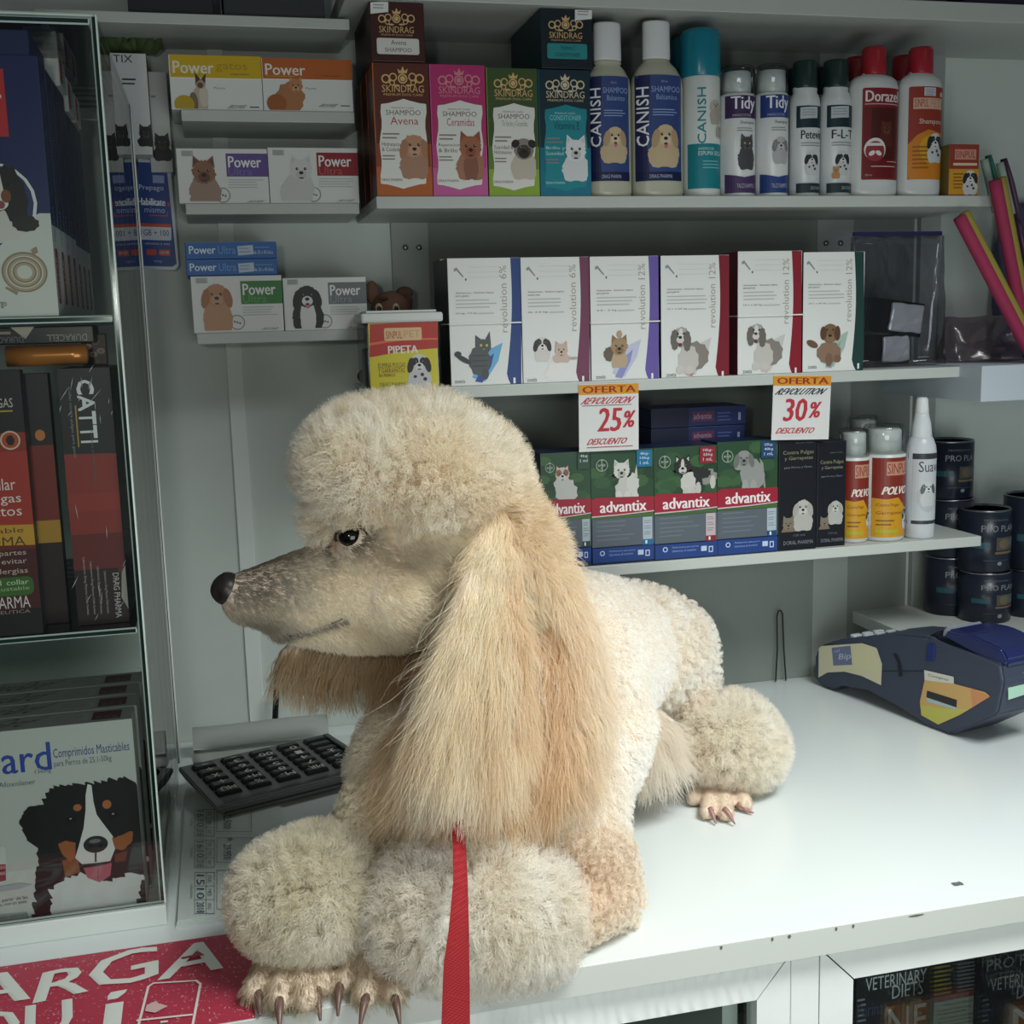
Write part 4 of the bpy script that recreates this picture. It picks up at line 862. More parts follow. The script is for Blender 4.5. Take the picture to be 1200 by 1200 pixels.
# ------------------------------------------------------------------ left shelves: tablet boxes
PG = 'tablet boxes on the short left shelves'
def logo(a, x, y, r):
    a.RG(x, y, r, r*.16, '8f9697')
    for q in range(3): a.EL(x-r*.35+q*r*.35, y+r*.1*(q-1), r*.14, r*.14, '6d7375')
def power_top(px, c, pet, label, ball, word, z0):
    o, a = carton('tablet_box', label, 'box', px, YL+.003, .10, 'd9dcda', z0, PG, side='b9bdbb'); x0, y0, x1, y1 = px; w = x1-x0; h = y1-y0; X = lambda t: x0+w*t; Yy = lambda t: y0+h*t
    a.R(x0, y0, x1, Yy(.41), c); a.R(x0, Yy(.40), x1, Yy(.42), 'e6e6e0')
    for d in (0, .006): a.T('Power', X(.03+d), Yy(.1), X(.47+d), Yy(.32), 'e3e1d6')
    a.T(word, X(.5), Yy(.14), X(.84), Yy(.3), 'a98a22' if c == 'c9a81c' else 'b5622c'); a.T('antiparasitario', X(.66), Yy(.32), X(.86), Yy(.36), '4a3a1a'); a.LN(X(.04), Yy(.33), X(.44), 1, h*.04, 'b3973a')
    a.T('Pipeta', X(.48), Yy(.56), X(.6), Yy(.61), '7a8082'); a.T('BROUWER', X(.62), Yy(.88), X(.84), Yy(.945), '3a3f42', shear=.3); a.R(X(.87), Yy(.91), X(.97), Yy(.93), '3a3f42')
    pet(a, X, Yy, w); a.EL(X(.16), Yy(.87), w*.11, w*.10, ball); a.clip = (0, 0, 1, 1); a.build('front_print', o)
def siam(a, X, Y, w):
    a.clip = (0, .02, 1, 1); a.EL(X(.33), Y(.82), w*.085, w*.17, 'b8aa98', rough=.05); a.EL(X(.37), Y(.72), w*.05, w*.12, 'c9c0b2'); a.EL(X(.33), Y(.5), w*.055, w*.055, 'a58f78'); a.PL([(X(.28), Y(.5)), (X(.27), Y(.3)), (X(.33), Y(.42))], '4a3b32'); a.PL([(X(.34), Y(.42)), (X(.39), Y(.31)), (X(.385), Y(.5))], '4a3b32'); a.EL(X(.33), Y(.53), w*.03, w*.03, '5a483c'); a.EL(X(.26), Y(.85), w*.05, w*.12, '7a6650')
def orang(a, X, Y, w):
    a.clip = (0, .02, 1, 1); a.EL(X(.3), Y(.8), w*.15, w*.19, 'a8724a', rough=.12); a.PET(X(.37), Y(.53), w*.075, 'b57d52', muz='c49a78', body='a8724a', style='prick', rough=.1, bh=1.4)
power_top((199, 65, 307, 131), 'c9a81c', siam, 'yellow and white pipette box with a sitting cat, top left shelf pair', 'b59a24', 'gatos', zl1)
power_top((307.5, 69, 413, 129), 'b5602a', orang, 'orange and white pipette box with a ginger cat', '9a5a28', 'cachorro', zl1)
def power_ultra(px, c, petk, label, z0, ultra=True, glare=False):
    o, a = carton('tablet_box', label, 'box', px, YL+.003, .10, 'dcdedc', z0, PG, side='bcc0be'); x0, y0, x1, y1 = px; w = x1-x0; h = y1-y0; X = lambda t: x0+w*t; Yy = lambda t: y0+h*t
    a.R(X(.535), Yy(.09), x1, Yy(.5), c)
    for d in (0, .006): a.T('Power', X(.555+d), Yy(.14), X(.915+d), Yy(.34), 'e8e6e8')
    if ultra: a.T('Ultra', X(.56), Yy(.34), X(.82), Yy(.48), {'5e4a8c': '7a68a6', '8f1c26': 'b5564e', '2c7a34': '5aa05a', '6c7274': '90969a'}[c])
    a.R(X(.04), Yy(.04), X(.17), Yy(.14), 'b0b4b4'); a.LN(X(.05), Yy(.055), X(.16), 3, h*.028, '8a8e8e')
    a.LN(X(.56), Yy(.55), X(.96), 4, h*.045, 'b4b9b9', .35); a.T('BROUWER', X(.76), Yy(.92), X(.96), Yy(.96), '6a6f72', shear=.3)
    logo(a, X(.5), Yy(.83), w*.085); a.clip = (.02, .04, 1, 1); a.PET(X(petk[0]), Yy(petk[1]), w*petk[2], *petk[3], **petk[4]); a.clip = (0, 0, 1, 1); a.build('front_print', o); return z0+a.H
power_ultra((208, 174, 314.5, 240), '5e4a8c', (.29, .42, .13, ('8a6148',), dict(ear='7c553e', muz='5f4334', body='9c8272', style='prick', rough=.13, bh=1.9, bw=1.3)), 'white and purple tablet box with a terrier', zl2)
power_ultra((315, 173, 420, 239), '8f1c26', (.36, .40, .12, ('cfd0cf',), dict(muz='c0c0be', body='c6c7c6', style='prick', rough=.1, bh=2.0, bw=1.5, dx=-.5)), 'white and red tablet box with a white terrier', zl2)
zt3 = power_ultra((225, 323, 331.5, 389), '2c7a34', (.27, .35, .13, ('b3815c',), dict(ear='9c6a46', muz='bd9070', body='b58a68', rough=.06, bh=2.2, bw=1.2)), 'white and green tablet box with a golden spaniel', zl3)
power_ultra((332.5, 325, 430, 387), '6c7274', (.28, .36, .13, ('202224',), dict(ear='17191a', muz='d6d6d4', body='1c1e20', chest='d9d9d7', rough=.07, bh=2.0, bw=1.4, tongue=True)), 'white and grey tablet box with a black and white dog', zl3, True)
def blue_flat(px, z0, lb):
    o, a = carton('tablet_box', lb, 'box', px, YL+.003, .10, '1c5fa6', z0, PG, side='174f8c'); x0, y0, x1, y1 = px; w = x1-x0; h = y1-y0; X = lambda t: x0+w*t; Yy = lambda t: y0+h*t
    a.R(x0, Yy(.0), x1, Yy(.06), '2a70b8')
    for d in (0, .004): a.T('Power', X(.04+d), Yy(.24), X(.33+d), Yy(.72), 'd3e2f2')
    a.T('Ultra', X(.36), Yy(.24), X(.55), Yy(.72), '5f9ad0'); a.PL([(X(.57), Yy(.26)), (X(.74), Yy(.18)), (X(.75), Yy(.74)), (X(.58), Yy(.82))], 'b5c3d6'); a.LN(X(.59), Yy(.36), X(.72), 2, h*.2, '7e93ae', .3)
    a.T('de 20 a 40 kilos', X(.75), Yy(.5), X(.96), Yy(.72), 'c3d6ea'); a.LN(X(.76), Yy(.3), X(.95), 1, h*.14, '6fa3d6', .3); a.build('front_print', o); return z0+a.H
z_ = blue_flat((218, 304, 325, 323), zt3+.0006, 'blue tablet box lying flat, lower of the two on the green spaniel box')
blue_flat((217, 283.5, 324, 303), z_+.0006, 'blue tablet box lying flat, upper of the two on the green spaniel box')

# wall pegs: white antiparasitic box, its neighbours and a prepaid phone card pack
YO = YW-.075
o, a = carton('tablet_box', 'white tablet box with thin black lettering and a dark red spine, beside the display case', 'box', (112, 62, 175, 181), YO, .06, 'd3d6d6', side='6e1f30')
a.T('BOTIX', 113, 64, 155, 73, '2c3032'); a.R(143, 92, 159, 94, '2c3032'); a.R(143, 97, 158, 99, '4c5052'); a.LN(118, 123, 138, 1, 5, '8a8e8e'); a.PET(171, 156, 8, '2a2a2c', muz='4a4648', style='prick', body='2a2a2c', bh=1.2); a.build('front_print', o)
o2 = o
o, a = carton('white_box', 'white box with a black puppy picture, behind the dark red spined box', 'box', (173, 84, 199, 202), YO+.03, .04, 'c3c8c6', side='b0b5b3')
a.PET(190, 168, 9, '242426', muz='3c3a3a', body='242426', style='prick', bh=1.4); a.LN(177, 112, 184, 1, 6, '8a8e8e'); a.build('front_print', o)
bm = bmesh.new(); p = atY(158, 62, YO+.02)
for i in range(7):
    q = Vector((noise.noise(Vector((i, 2, 0)))*.03+(i-3)*.007, .0, 0)); t = q+Vector(((i-3)*.004, -.005, .028+.01*math.sin(i*2)))
    d = Vector((.008, 0, 0)); vs = [bm.verts.new(v) for v in (q-d*.4, q*.5+t*.5-d, t, q*.5+t*.5+d, q+d*.4)]; bm.faces.new(vs)
bmesh.ops.solidify(bm, geom=bm.faces[:], thickness=.002)
lf = link('green_tuft', mesh_of(bm, 'green_tuft'), mat('4a6232', .6), None, p-Vector((0, 0, .003))); tag(lf, 'green paper tuft on top of the white box beside the display case', 'tuft')
for x, y, n_ in ((150, 60, 'upper'),): pass
X0, X1, Z0, Z1 = span(157, 187, 205, 316, YW-.04)
card = empty('phone_card_pack', ((X0+X1)/2, YW-.04, Z0)); card.rotation_euler.y = math.radians(2.5)
tag(card, 'blue prepaid phone card pack hanging on the wall beside the display case', 'phone card pack')
W, H = X1-X0, Z1-Z0
bm = bmesh.new(); bm_prism(bm, [(-W/2+.004, H), (W/2-.010, H), (W/2-.007, H-.004), (W/2, .006), (W/2-.005, 0), (-W/2, 0)], 0, .004)
link('card_back', mesh_of(bm, 'card_back'), mat('b9c3cc', .3), card)
a = Art(W, H); a.poly([(.08, .97), (.76, .97), (.95, .06), (.85, .03), (.02, .03)], '1c3f86')
a.text('4G', .58, .91, .16, .04, 'dde4f0'); a.rect(.42, .79, .7, .86, '8f9fd0'); a.text('Prepago', .08, .71, .6, .06, 'c3d0ea'); 
for d in (0, .015): a.text('Habilitate', .04+d, .585, .66, .065, 'e3e9f4')
a.text('mismo', .2, .52, .5, .05, 'a9bce0'); a.poly([(.3, .49), (.76, .49), (.77, .53), (.75, .53), (.74, .5), (.3, .5)], 'c23a52'); a.ell(.79, .6, .03, .06, 'c23a52')
a.rrect(.06, .27, .84, .42, .04, 'cdd4de'); a.rect(.06, .39, .84, .42, 'c2483a'); a.text('1GB + 100', .1, .31, .68, .055, '2c3a66'); a.text('minutos y sms', .2, .22, .6, .03, 'b9c8e6'); a.rect(.22, .13, .46, .185, 'c2483a'); a.rect(.52, .13, .8, .185, 'c2483a'); a.text('150 MB', .55, .143, .22, .028, 'e6dad6'); a.text('recarga', .4, .06, .2, .025, '9fb2da')
a.build('card_print', card, (-W/2, -.0004, 0)); 
# dark things on the top shelves
for k, (x0, x1, lb, c, tp) in enumerate(((150, 250, 'dark box on the top left shelf, left one', '26292b', 1), (262, 380, 'dark box on the top left shelf, right one', '33363a', 1))):
    z0 = zl0+.0006; X0, X1 = atY(x0, 10, YL+.01).x, atY(x1, 10, YL+.01).x
    o = link('dark_box', boxme('dark_box', 0, X1-X0, 0, .1, 0, .09, .001), mat(c, .5), None, (X0, YL+.01, z0)); tag(o, lb, 'box')
for k, (x0, x1, lb, c) in enumerate(((900, 985, 'grey package on the uppermost long shelf, left of the purple ones', '5c5a60'), (1040, 1110, 'purple package on the uppermost long shelf, next to the grey one', '4a3a5c'), (1130, 1230, 'dark purple package on the uppermost long shelf at the right picture edge', '332840'))):
    X0, X1 = atY(x0, 5, YS+.01).x, atY(x1, 5, YS+.01).x
    o = link('package', boxme('package', 0, X1-X0, 0, .12, 0, .12, .003), mat(c, .5), None, (X0, YS+.01, tz+.0246)); tag(o, lb, 'package')
# ------------------------------------------------------------------ glass display case
KX, KY0, KY1, KX0 = -.081, 1.120, 1.53, -.62
KZ1 = 1.734
case = empty('display_case', (KX, KY0, ZC)); tag(case, 'glass display case with green edged shelves standing on the left of the counter', 'display case')
gl = glass_mat('case_glass', (.965, .985, .978), 1.0, .004)
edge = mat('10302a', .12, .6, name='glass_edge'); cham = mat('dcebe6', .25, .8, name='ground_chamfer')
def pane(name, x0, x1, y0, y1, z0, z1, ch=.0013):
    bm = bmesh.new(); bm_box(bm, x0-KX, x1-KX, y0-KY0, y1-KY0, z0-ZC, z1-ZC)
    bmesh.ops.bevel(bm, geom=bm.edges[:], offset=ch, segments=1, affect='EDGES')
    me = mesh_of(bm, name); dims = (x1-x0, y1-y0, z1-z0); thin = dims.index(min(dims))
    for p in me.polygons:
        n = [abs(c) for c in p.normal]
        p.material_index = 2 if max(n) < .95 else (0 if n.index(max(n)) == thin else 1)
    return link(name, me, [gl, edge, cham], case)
G = .006
railh = atY(195, 1060, KY0).z
bm = bmesh.new(); bm_box(bm, KX0-KX, 0, -.002, .012, 0, railh-ZC, .001); bm_box(bm, KX0-KX, -.0005, .012, KY1-KY0, 0, .012, .001)
link('base_rail', mesh_of(bm, 'base_rail'), mat('d3dbd7', .4), case)
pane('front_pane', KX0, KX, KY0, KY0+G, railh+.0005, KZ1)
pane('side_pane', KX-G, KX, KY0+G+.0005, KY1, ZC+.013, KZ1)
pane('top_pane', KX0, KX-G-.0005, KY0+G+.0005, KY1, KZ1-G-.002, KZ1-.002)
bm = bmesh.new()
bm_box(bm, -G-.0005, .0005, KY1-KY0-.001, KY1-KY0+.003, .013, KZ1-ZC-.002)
es0 = link('glint_backing', mesh_of(bm, 'glint_backing'), mat('18211f', .3), case)  # added dark strip between the two painted glint lines
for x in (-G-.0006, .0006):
    link('edge_glint', tube_me('edge_glint', [Vector((x, KY1-KY0+.001, z)) for z in np.linspace(.013, KZ1-ZC-.001, 12)], .0017, 10), mat('fafefc', .3, .8), case)  # white strips stand in for light caught on the pane's back edge
zs1 = atY(133, 369, KY0).z; zs2 = atY(160, 737, KY0).z
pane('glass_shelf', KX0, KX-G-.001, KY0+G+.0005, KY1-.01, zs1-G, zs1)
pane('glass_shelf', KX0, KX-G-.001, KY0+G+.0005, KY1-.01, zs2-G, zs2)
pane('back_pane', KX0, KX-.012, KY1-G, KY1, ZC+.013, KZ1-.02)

def left_carton(name, label, cat, xr_top, xr_bot, yt, z0, Y, width, depth, col, side=None, group=None):
    """carton whose right edge runs (xr_top, yt) .. ; extends to the left out of frame"""
    zt = atY((xr_top+xr_bot)/2, yt, Y).z; X1 = (atY(xr_top, yt, Y).x + atZ(xr_bot, 0, z0).x*0 + atY(xr_bot, (yt+300), Y).x)/2
    X0 = X1-width; H = zt-z0
    bm = bmesh.new(); bm_box(bm, 0, width, 0, depth, 0, H, .0008); me = mesh_of(bm, name)
    o = link(name, me, [mat(col), mat(side or col)], None, (X0, Y, z0))
    if side:
        for p in me.polygons:
            if p.normal.x > .5 or p.normal.z > .5: p.material_index = 1
    tag(o, label, cat, group); a = Art(width, H); a.org = (X0, Y, z0); return o, a
def side_art(o, a_depth, H, W, build, name='side_print'):
    """print on the right hand face of a carton: u runs away from the front edge"""
    a = Art(a_depth, H); build(a); ob = a.build(name, o, (W, 0, 0), rot=(0, 0, math.radians(90))); return ob
# --- top compartment: navy collar boxes in a file
CB = 'navy collar boxes in the display case'
YB1 = KY0+.012
def collar_side(a):
    a.rect(0, .36, 1, 1, '1a2552'); a.rect(0, 0, 1, .36, 'd3d7d6'); a.rect(0, 0, .03, 1, 'b9c1d0')
    for k in range(3): a.text('Elimina y repele pulgas y garrapatas', .18+.22*k, .45+.02*k, .12, .45, '8d9abf', rot=90)
    a.rect(.2, .05, .55, .27, '9c2436'); a.text('COLLAR', .26, .07, .2, .17, 'd9c3c6', rot=90); a.text('PERROS', .3, .3, .24, .14, '7f9cd0', rot=90); a.text('GRANDES', .6, .06, .14, .2, '9aa3b0', rot=90)
o, a = left_carton('collar_box', 'front navy and white collar box with a brown coil and a dog in a circle', 'box', 44, 68, 66, zs1+.0006, YB1, .16, .046, '18225a', 'b9c0cc', CB)
o.data.polygons; a.rect(0, 0, 1, 1, '18225a')
a.PL([(-60, 300), (0, 288), (30, 258), (46, 250), (64, 250), (72, 372), (-60, 372)], 'cfd3cc'); a.EL(-8, 238, 52, 50, 'e1e3e0'); a.EL(-9, 238, 49, 47, '2a3568')
a.EL(-4, 262, 38, 24, 'd2cfc8', rough=.08); a.EL(14, 228, 17, 36, '1c1a1a', rough=.1, rot=10); a.EL(-6, 222, 22, 28, '221e1d', rough=.08); a.PL([(-8, 196), (-2, 196), (6, 232), (-4, 244)], 'dcdad5'); a.EL(-2, 238, 12, 9, 'e1ddd8'); a.EL(7, 230, 6, 8, '7d4a30'); a.EL(1, 240, 5, 5, '8c4a50'); a.EL(9, 216, 2.5, 2.5, '0b0908'); a.EL(30, 262, 16, 10, '242222', rough=.1)
a.R(-50, 80, 7, 160, 'c02c30'); a.T('Collar', -46, 100, 2, 130, 'e6d6d2')
for r, c in ((27, '8d7c66'), (25, 'b3a084'), (22, 'd0d2ca'), (20.5, '8d7c66'), (18.5, 'b3a084'), (15.5, 'd0d2ca'), (14.2, '8d7c66'), (12.2, 'b3a084'), (9, 'd0d2ca')): a.EL(29, 319, r, r*.92, c, n=30)
a.PL([(36, 293), (43, 289), (45, 296), (39, 299)], '9c8a70'); a.PL([(8, 336), (22, 342), (20, 346), (6, 338)], '9c8a70'); a.T('para perros de mas de 8 kg de peso contenido 1 largo', -150, 353, 8, 363, '4a4f58')
a.build('front_print', o); side_art(o, .046, a.H, a.W, collar_side)
for i in range(6):
    c = o.copy(); c.location.y += .0475*(i+1); COL.objects.link(c)
    c['label'] = ('second', 'third', 'fourth', 'fifth', 'sixth', 'rearmost')[i] + ' navy and white collar box of the file, counted from the front coil box'
    if i > 2: c.scale.z = .94
    for ch in o.children: d = ch.copy(); COL.objects.link(d); d.parent = c
X0b, Wb, Hb = o.location.x, a.W, a.H
ztb = zs1+.0006+Hb
o = link('collar_box', boxme('collar_box', 0, Wb-.004, 0, .10, 0, KZ1-.012-ztb, .001), mat('1a2552'), None, (X0b-.002, YB1+.004, ztb+.0006)); tag(o, 'dark navy box lying flat on top of the collar box file', 'box', CB)
for i, (y, h, wv, lb) in enumerate(((1.262, .03, .03, 'white carton with red label on the collar boxes, front one'), (1.325, .034, .03, 'white carton with red label on the collar boxes, middle one'), (1.39, .03, .03, 'white carton with red label on the collar boxes, rear one'))):
    zt_ = ztb if y < 1.30 else zs1+.0006+Hb*.94
    if 1.262 <= y < 1.30: zt_ = zs1+.0006+Hb
    o = link('small_carton', boxme('small_carton', 0, wv, 0, .05, 0, h, .001), mat('d9dcda'), None, (X0b+Wb-wv+.004, y, zt_+.0008)); tag(o, lb, 'box', 'white cartons on the collar boxes')
    def bsm(a): a.rect(.1, .15, .5, .9, 'c0404a'); a.rect(.55, .1, .9, .9, 'cdd2d4'); a.lines(.58, .88, .8, 4, .15, '9aa0a8')
    side_art(o, .05, h, wv, bsm)
# --- middle compartment: cat flea collar boxes
MG = 'black and red flea collar boxes in the display case'
z2 = zs2+.0006
def catti_front(a, xr):
    xl_ = xr-120
    a.rect(0, 0, 1, 1, '3a1416'); a.rect(0, .24, 1, .745, 'a03024'); a.rect(0, .745, 1, 1, '17191c')
    a.rect(0, .5, 1, .745, '962a20')
o, a = left_carton('flea_collar_box', 'black and red flea collar box with white lettering, front left in the display case', 'box', 29, 44, 433, z2, KY0+.012, .10, .02, '17191c', '1c1e22', MG)
a.rect(0, 0, 1, 1, '4a1a1a'); a.rect(0, .42, 1, .70, 'a8352a'); a.rect(0, .70, 1, .79, '8f2c22'); a.rect(0, .77, 1, 1, '17191c'); a.rect(0, .33, 1, .42, '6d2420'); a.rect(0, 0, 1, .1, '1a1214')
a.T('CONTRA PULGAS', -70, 468, 15, 479, 'c9c2b5'); a.R(-60, 482, 15, 484, 'b5933c'); a.EL(12, 516, 12, 12, 'd2c2a4'); a.EL(12, 516, 10, 10, 'b5492c'); a.EL(12, 516, 5, 6.5, '1d1512', rough=.2)
a.T('Collar', -22, 561, 18, 575, 'e6ded6'); a.T('anti pulgas', -60, 580, 25, 594, 'e6ded6'); a.T('para gatos', -58, 597, 26, 610, 'e6ded6')
a.PL([(-90, 618), (50, 614), (50, 638), (-90, 642)], 'c99a34'); a.T('Agradable', -52, 620, 28, 628, '5a3a1c'); a.T('AROMA', -40, 630, 30, 641, '5a3a1c')
a.T('No contiene partes', -72, 647, 31, 655, 'c9b9ae'); a.T('plasticas para evitar', -74, 657, 32, 665, 'c9b9ae'); a.T('alergias', -6, 666, 33, 674, 'c9b9ae')
a.RR(-60, 678, 40, 700, 8, '3e6a2c'); a.T('Contiene 1 collar', -50, 681, 34, 687, 'cfdcc0'); a.T('de largo ajustable', -50, 689, 35, 695, 'a9c090'); a.T('DRAG PHARMA', -60, 701, 36, 715, 'dcd6d2'); a.T('TERAPEUTICA', -30, 716, 36, 720, 'a98e88')
a.build('front_print', o)
W1 = a.W; xr1 = o.location.x+W1
def sp(a): a.rect(0, 0, 1, .33, '2a1618'); a.rect(0, .33, 1, .72, '7c2a22'); a.rect(0, .72, 1, 1, '1b1d20'); a.rect(0, .33, 1, .42, 'b5872e')
o, a = left_carton('flea_collar_box', 'black and red flea collar box half hidden between its two neighbours in the display case', 'box', 61, 76, 437, z2, KY0+.048, .09, .02, '17191c', '141619', MG)
sp(a); a.EL(47, 510, 6, 7, 'c9793c'); a.build('front_print', o)
X0, X1, Z0, Z1 = span(79, 431, 140, 727, KY0+.03)
o = link('flea_collar_box', boxme('flea_collar_box', 0, X1-X0, 0, .10, 0, Z1-z2, .001), mat('17191c', .25), None, (X0, KY0+.03, z2)); tag(o, 'shrink wrapped black and red box turned spine out beside the case side glass', 'box', MG)
a = Art(X1-X0, Z1-z2); a.org = (X0, KY0+.03, z2)
a.rect(0, 0, 1, 1, '1c1e20'); a.poly([(.0, .36), (1, .355), (1, .67), (0, .675)], '8f3028'); a.rect(0, .20, 1, .36, '6a2420'); a.poly([(0, 0), (1, 0), (1, .1), (.85, .22), (0, .22)], '2a1416'); a.rect(0, .45, 1, .52, '9a342b')
a.poly([(.92, .2), (1, .23), (1, .05), (.88, .1)], 'a9a39c')
for d in (0, .02, .035): a.text('CATTI', .34+d, .715, .3, .24, 'e2e4e4', rot=270)
a.text('Collar contra pulgas para gatos', .17, .66, .07, .27, '8f9296', rot=270); a.rect(.28, .7, .31, .86, 'a9893a'); a.text('Contiene un collar ajustable', .52, .56, .07, .2, '5f6468', rot=270)
for k in range(4): a.text('Laboratorio Drag Pharma Chile Invetec', .56-.13*k, .04, .06, .17+.02*k, 'b9aea8', rot=270)
a.text('DRAG PHARMA', .74, .02, .12, .18, 'cfc6c0', rot=270); a.build('front_print', o)
bm = bmesh.new(); rr = random.Random(5)
for i in range(26):
    u, v = rr.random(), rr.choice((rr.random()*.2, .8+.2*rr.random(), rr.random())); l, t = .004+.014*rr.random(), rr.random()*.9+.8
    c = Vector((u*a.W, -.0016, v*a.H)); d = Vector((math.cos(t), 0, math.sin(t)))*l*.5; n_ = Vector((-d.z, 0, d.x)).normalized()*.00035
    vs = [bm.verts.new(p) for p in (c-d, c+n_-Vector((0, .0006, 0)), c+d, c-n_)]; bm.faces.new(vs)
link('shrink_film_creases', mesh_of(bm, 'creases'), mat('c9cdd0', .15, .8), o)['kind'] = 'stuff'
# batteries lying on top of the cat boxes
zc = z2+(Z1-z2)+.0008
zA = max(zc, atY(35, 432, KY0+.012).z+.0008)
X0, X1, Z0, Z1 = span(-30, 376, 110, 412, KY0+.065)
o = link('battery_pack', boxme('battery_pack', 0, X1-X0, 0, .05, 0, .016, .001), mat('1d1f22', .3), None, (X0, KY0+.066, zA+.0205)); tag(o, 'black battery pack lying upside down over the flea collar boxes', 'battery pack')
a = Art(X1-X0, .016); a.org = (X0, KY0+.066, zA+.0205)
a.text('DURACELL', .60, .12, .34, .4, 'a9abaa', rot=180); a.text('DURACELL', .1, .1, .3, .36, '7f8282', rot=180); a.poly([(.3, 1), (.5, 1), (.42, .3)], 'b3aa98'); a.rect(0, .6, .3, .75, '9c8a7c'); a.build('front_print', o)
p = atY(8, 420, KY0+.05); q = atY(104, 424, KY0+.05); rB = .0095
o = link('battery', tube_me('battery', [Vector((0, 0, 0)), (q-p)*.35, (q-p)*.8, (q-p)*.98, (q-p)], lambda t: rB*(1 if t < .95 else .5), 16), mat('c07a3a', .25, metal=.35), None, (p.x, KY0+.05, zA+rB+.0005)); tag(o, 'copper coloured battery lying on the front flea collar box', 'battery')
o.rotation_euler.y = math.asin((q-p).normalized().z)
X0, X1, Z0, Z1 = span(96, 402, 126, 430, KY0+.1)
o = link('flower_packet', boxme('flower_packet', 0, X1-X0, 0, .004, 0, .03, .001), mat('4a3128', .4), None, (X0, KY0+.10, zc)); tag(o, 'small brown packet with white blossom behind the copper battery', 'packet')
a = Art(X1-X0, .03)
for u, v in ((.25, .6), (.55, .75), (.75, .45), (.45, .35)): a.ell(u, v, .16, .12, 'b9a79c', rough=.15); a.ell(u, v, .06, .05, '9a5a3a')
a.build('front_print', o)
# --- bottom compartment: tablet boxes with the mountain dog
NG = 'grey tablet boxes with a mountain dog in the display case'
YN = KY0+.016; zN = ZC+.0126
zz = lambda x, y: (x/2.61, 740+y/2.61)
xn = atY(163, 950, YN).x; zt_ = atY(155, 842, YN).z; WN = .24; HN = zt_-zN
bm = bmesh.new(); bm_box(bm, 0, WN, 0, .040, 0, HN, .0012)
ng = link('tablet_box', mesh_of(bm, 'tablet_box'), mat('b7bcb6', .35), None, (xn-WN, YN, zN)); tag(ng, 'front grey chewable tablet box with large mountain dog portrait', 'box', NG)
a = Art(WN, HN); a.org = (xn-WN, YN, zN)
a.rect(0, 0, 1, 1, 'bcc1bb'); a.rect(0, 0, 1, .28, 'c6cac5')
P = lambda pts, c: a.PL([zz(*p) for p in pts], c)
E_ = lambda x, y, rx, ry, c, **k: a.EL(*zz(x, y), rx/2.61, ry/2.61, c, **k)
def shag(pts, amp, seed):
    out = []; r = random.Random(seed)
    for p, q in zip(pts, pts[1:]+pts[:1]):
        n = max(2, int(math.dist(p, q)/9))
        for i in range(n): t = i/n; s_ = amp*(r.random()-.3)*(1 if i % 2 else -.6); out.append((p[0]+(q[0]-p[0])*t+s_, p[1]+(q[1]-p[1])*t+s_*.7))
    return out
a.T('N', -150, 873, -130, 905, '2a4a9c'); a.T('exG', -128, 876, -50, 912, '2a4a9c')
for d in (0, 1): a.T('ard', 1+d, 872, 59+d, 905, '2f479c')
a.T('Comprimidos Masticables', 62, 873, 152, 887, '2f3f7c'); a.T('para Perros de 25,1-50kg', 63, 888, 131, 897, '5a6070'); a.T('136mg', 41, 901, 60, 907, '5a6070'); a.T('68 mg de Afoxolaner', -40, 917, 42, 925, '5a6070')
P(shag([(58, 588), (78, 545), (118, 530), (150, 478), (205, 466), (270, 462), (340, 450), (385, 446), (415, 462), (430, 520), (438, 600), (446, 700), (455, 800), (452, 838), (98, 888), (104, 800), (112, 720), (116, 662), (84, 640)], 16, 3), '1a1b1c')
P(shag([(58, 588), (78, 545), (112, 532), (128, 600), (116, 662), (84, 640)], 14, 4), '141516'); P(shag([(380, 447), (415, 462), (432, 540), (438, 640), (405, 600), (396, 510)], 12, 5), '131415')
P(shag([(150, 790), (200, 752), (250, 738), (330, 765), (395, 738), (438, 742), (428, 800), (404, 846), (162, 876)], 14, 6), 'd5d8d6'); P([(190, 700), (238, 690), (246, 735), (200, 752)], '8c5230')
P([(240, 660), (256, 600), (262, 545), (262, 500), (268, 466), (280, 470), (286, 520), (296, 560), (318, 590), (345, 625), (352, 665), (336, 705), (300, 716), (252, 712), (230, 692)], 'dcdcd8')
P(shag([(178, 650), (202, 640), (232, 646), (232, 690), (215, 704), (190, 680)], 6, 7), 'a05f34'); P(shag([(342, 630), (405, 610), (406, 640), (372, 668), (352, 664)], 6, 8), 'a05f34'); P([(352, 680), (390, 670), (384, 700), (352, 706)], '6a3c26')
E_(237, 538, 13, 12, 'b06a3c'); E_(327, 528, 14, 15, 'b06a3c'); E_(218, 575, 16, 11, '0c0b0b'); E_(348, 560, 17, 12, '0c0b0b'); E_(216, 572, 4, 3, '9aa2a6'); E_(346, 557, 4, 3, '9aa2a6')
E_(293, 650, 38, 29, '2a2a2b'); E_(290, 640, 18, 7, '6e7173'); E_(278, 655, 7, 6, '0c0c0c'); E_(308, 653, 7, 6, '0c0c0c'); P([(290, 676), (296, 676), (296, 704), (290, 704)], '4a4644')
P([(240, 712), (300, 706), (346, 700), (338, 722), (300, 730), (258, 728)], '2a1c1c'); P([(256, 722), (300, 716), (342, 706), (338, 745), (305, 766), (268, 752)], 'b5606e'); P([(298, 722), (302, 722), (302, 756), (298, 756)], '96485a')
P([(-8, 660), (10, 655), (18, 665), (20, 760), (10, 770), (-8, 770)], 'c9cfca'); P([(-8, 712), (18, 710), (19, 760), (-8, 766)], '8f2434'); a.T('SABOR', -2, 1014, 6.5, 1018, 'dcc5c8'); a.T('CARNE', -2, 1021, 6.5, 1025, 'dcc5c8')
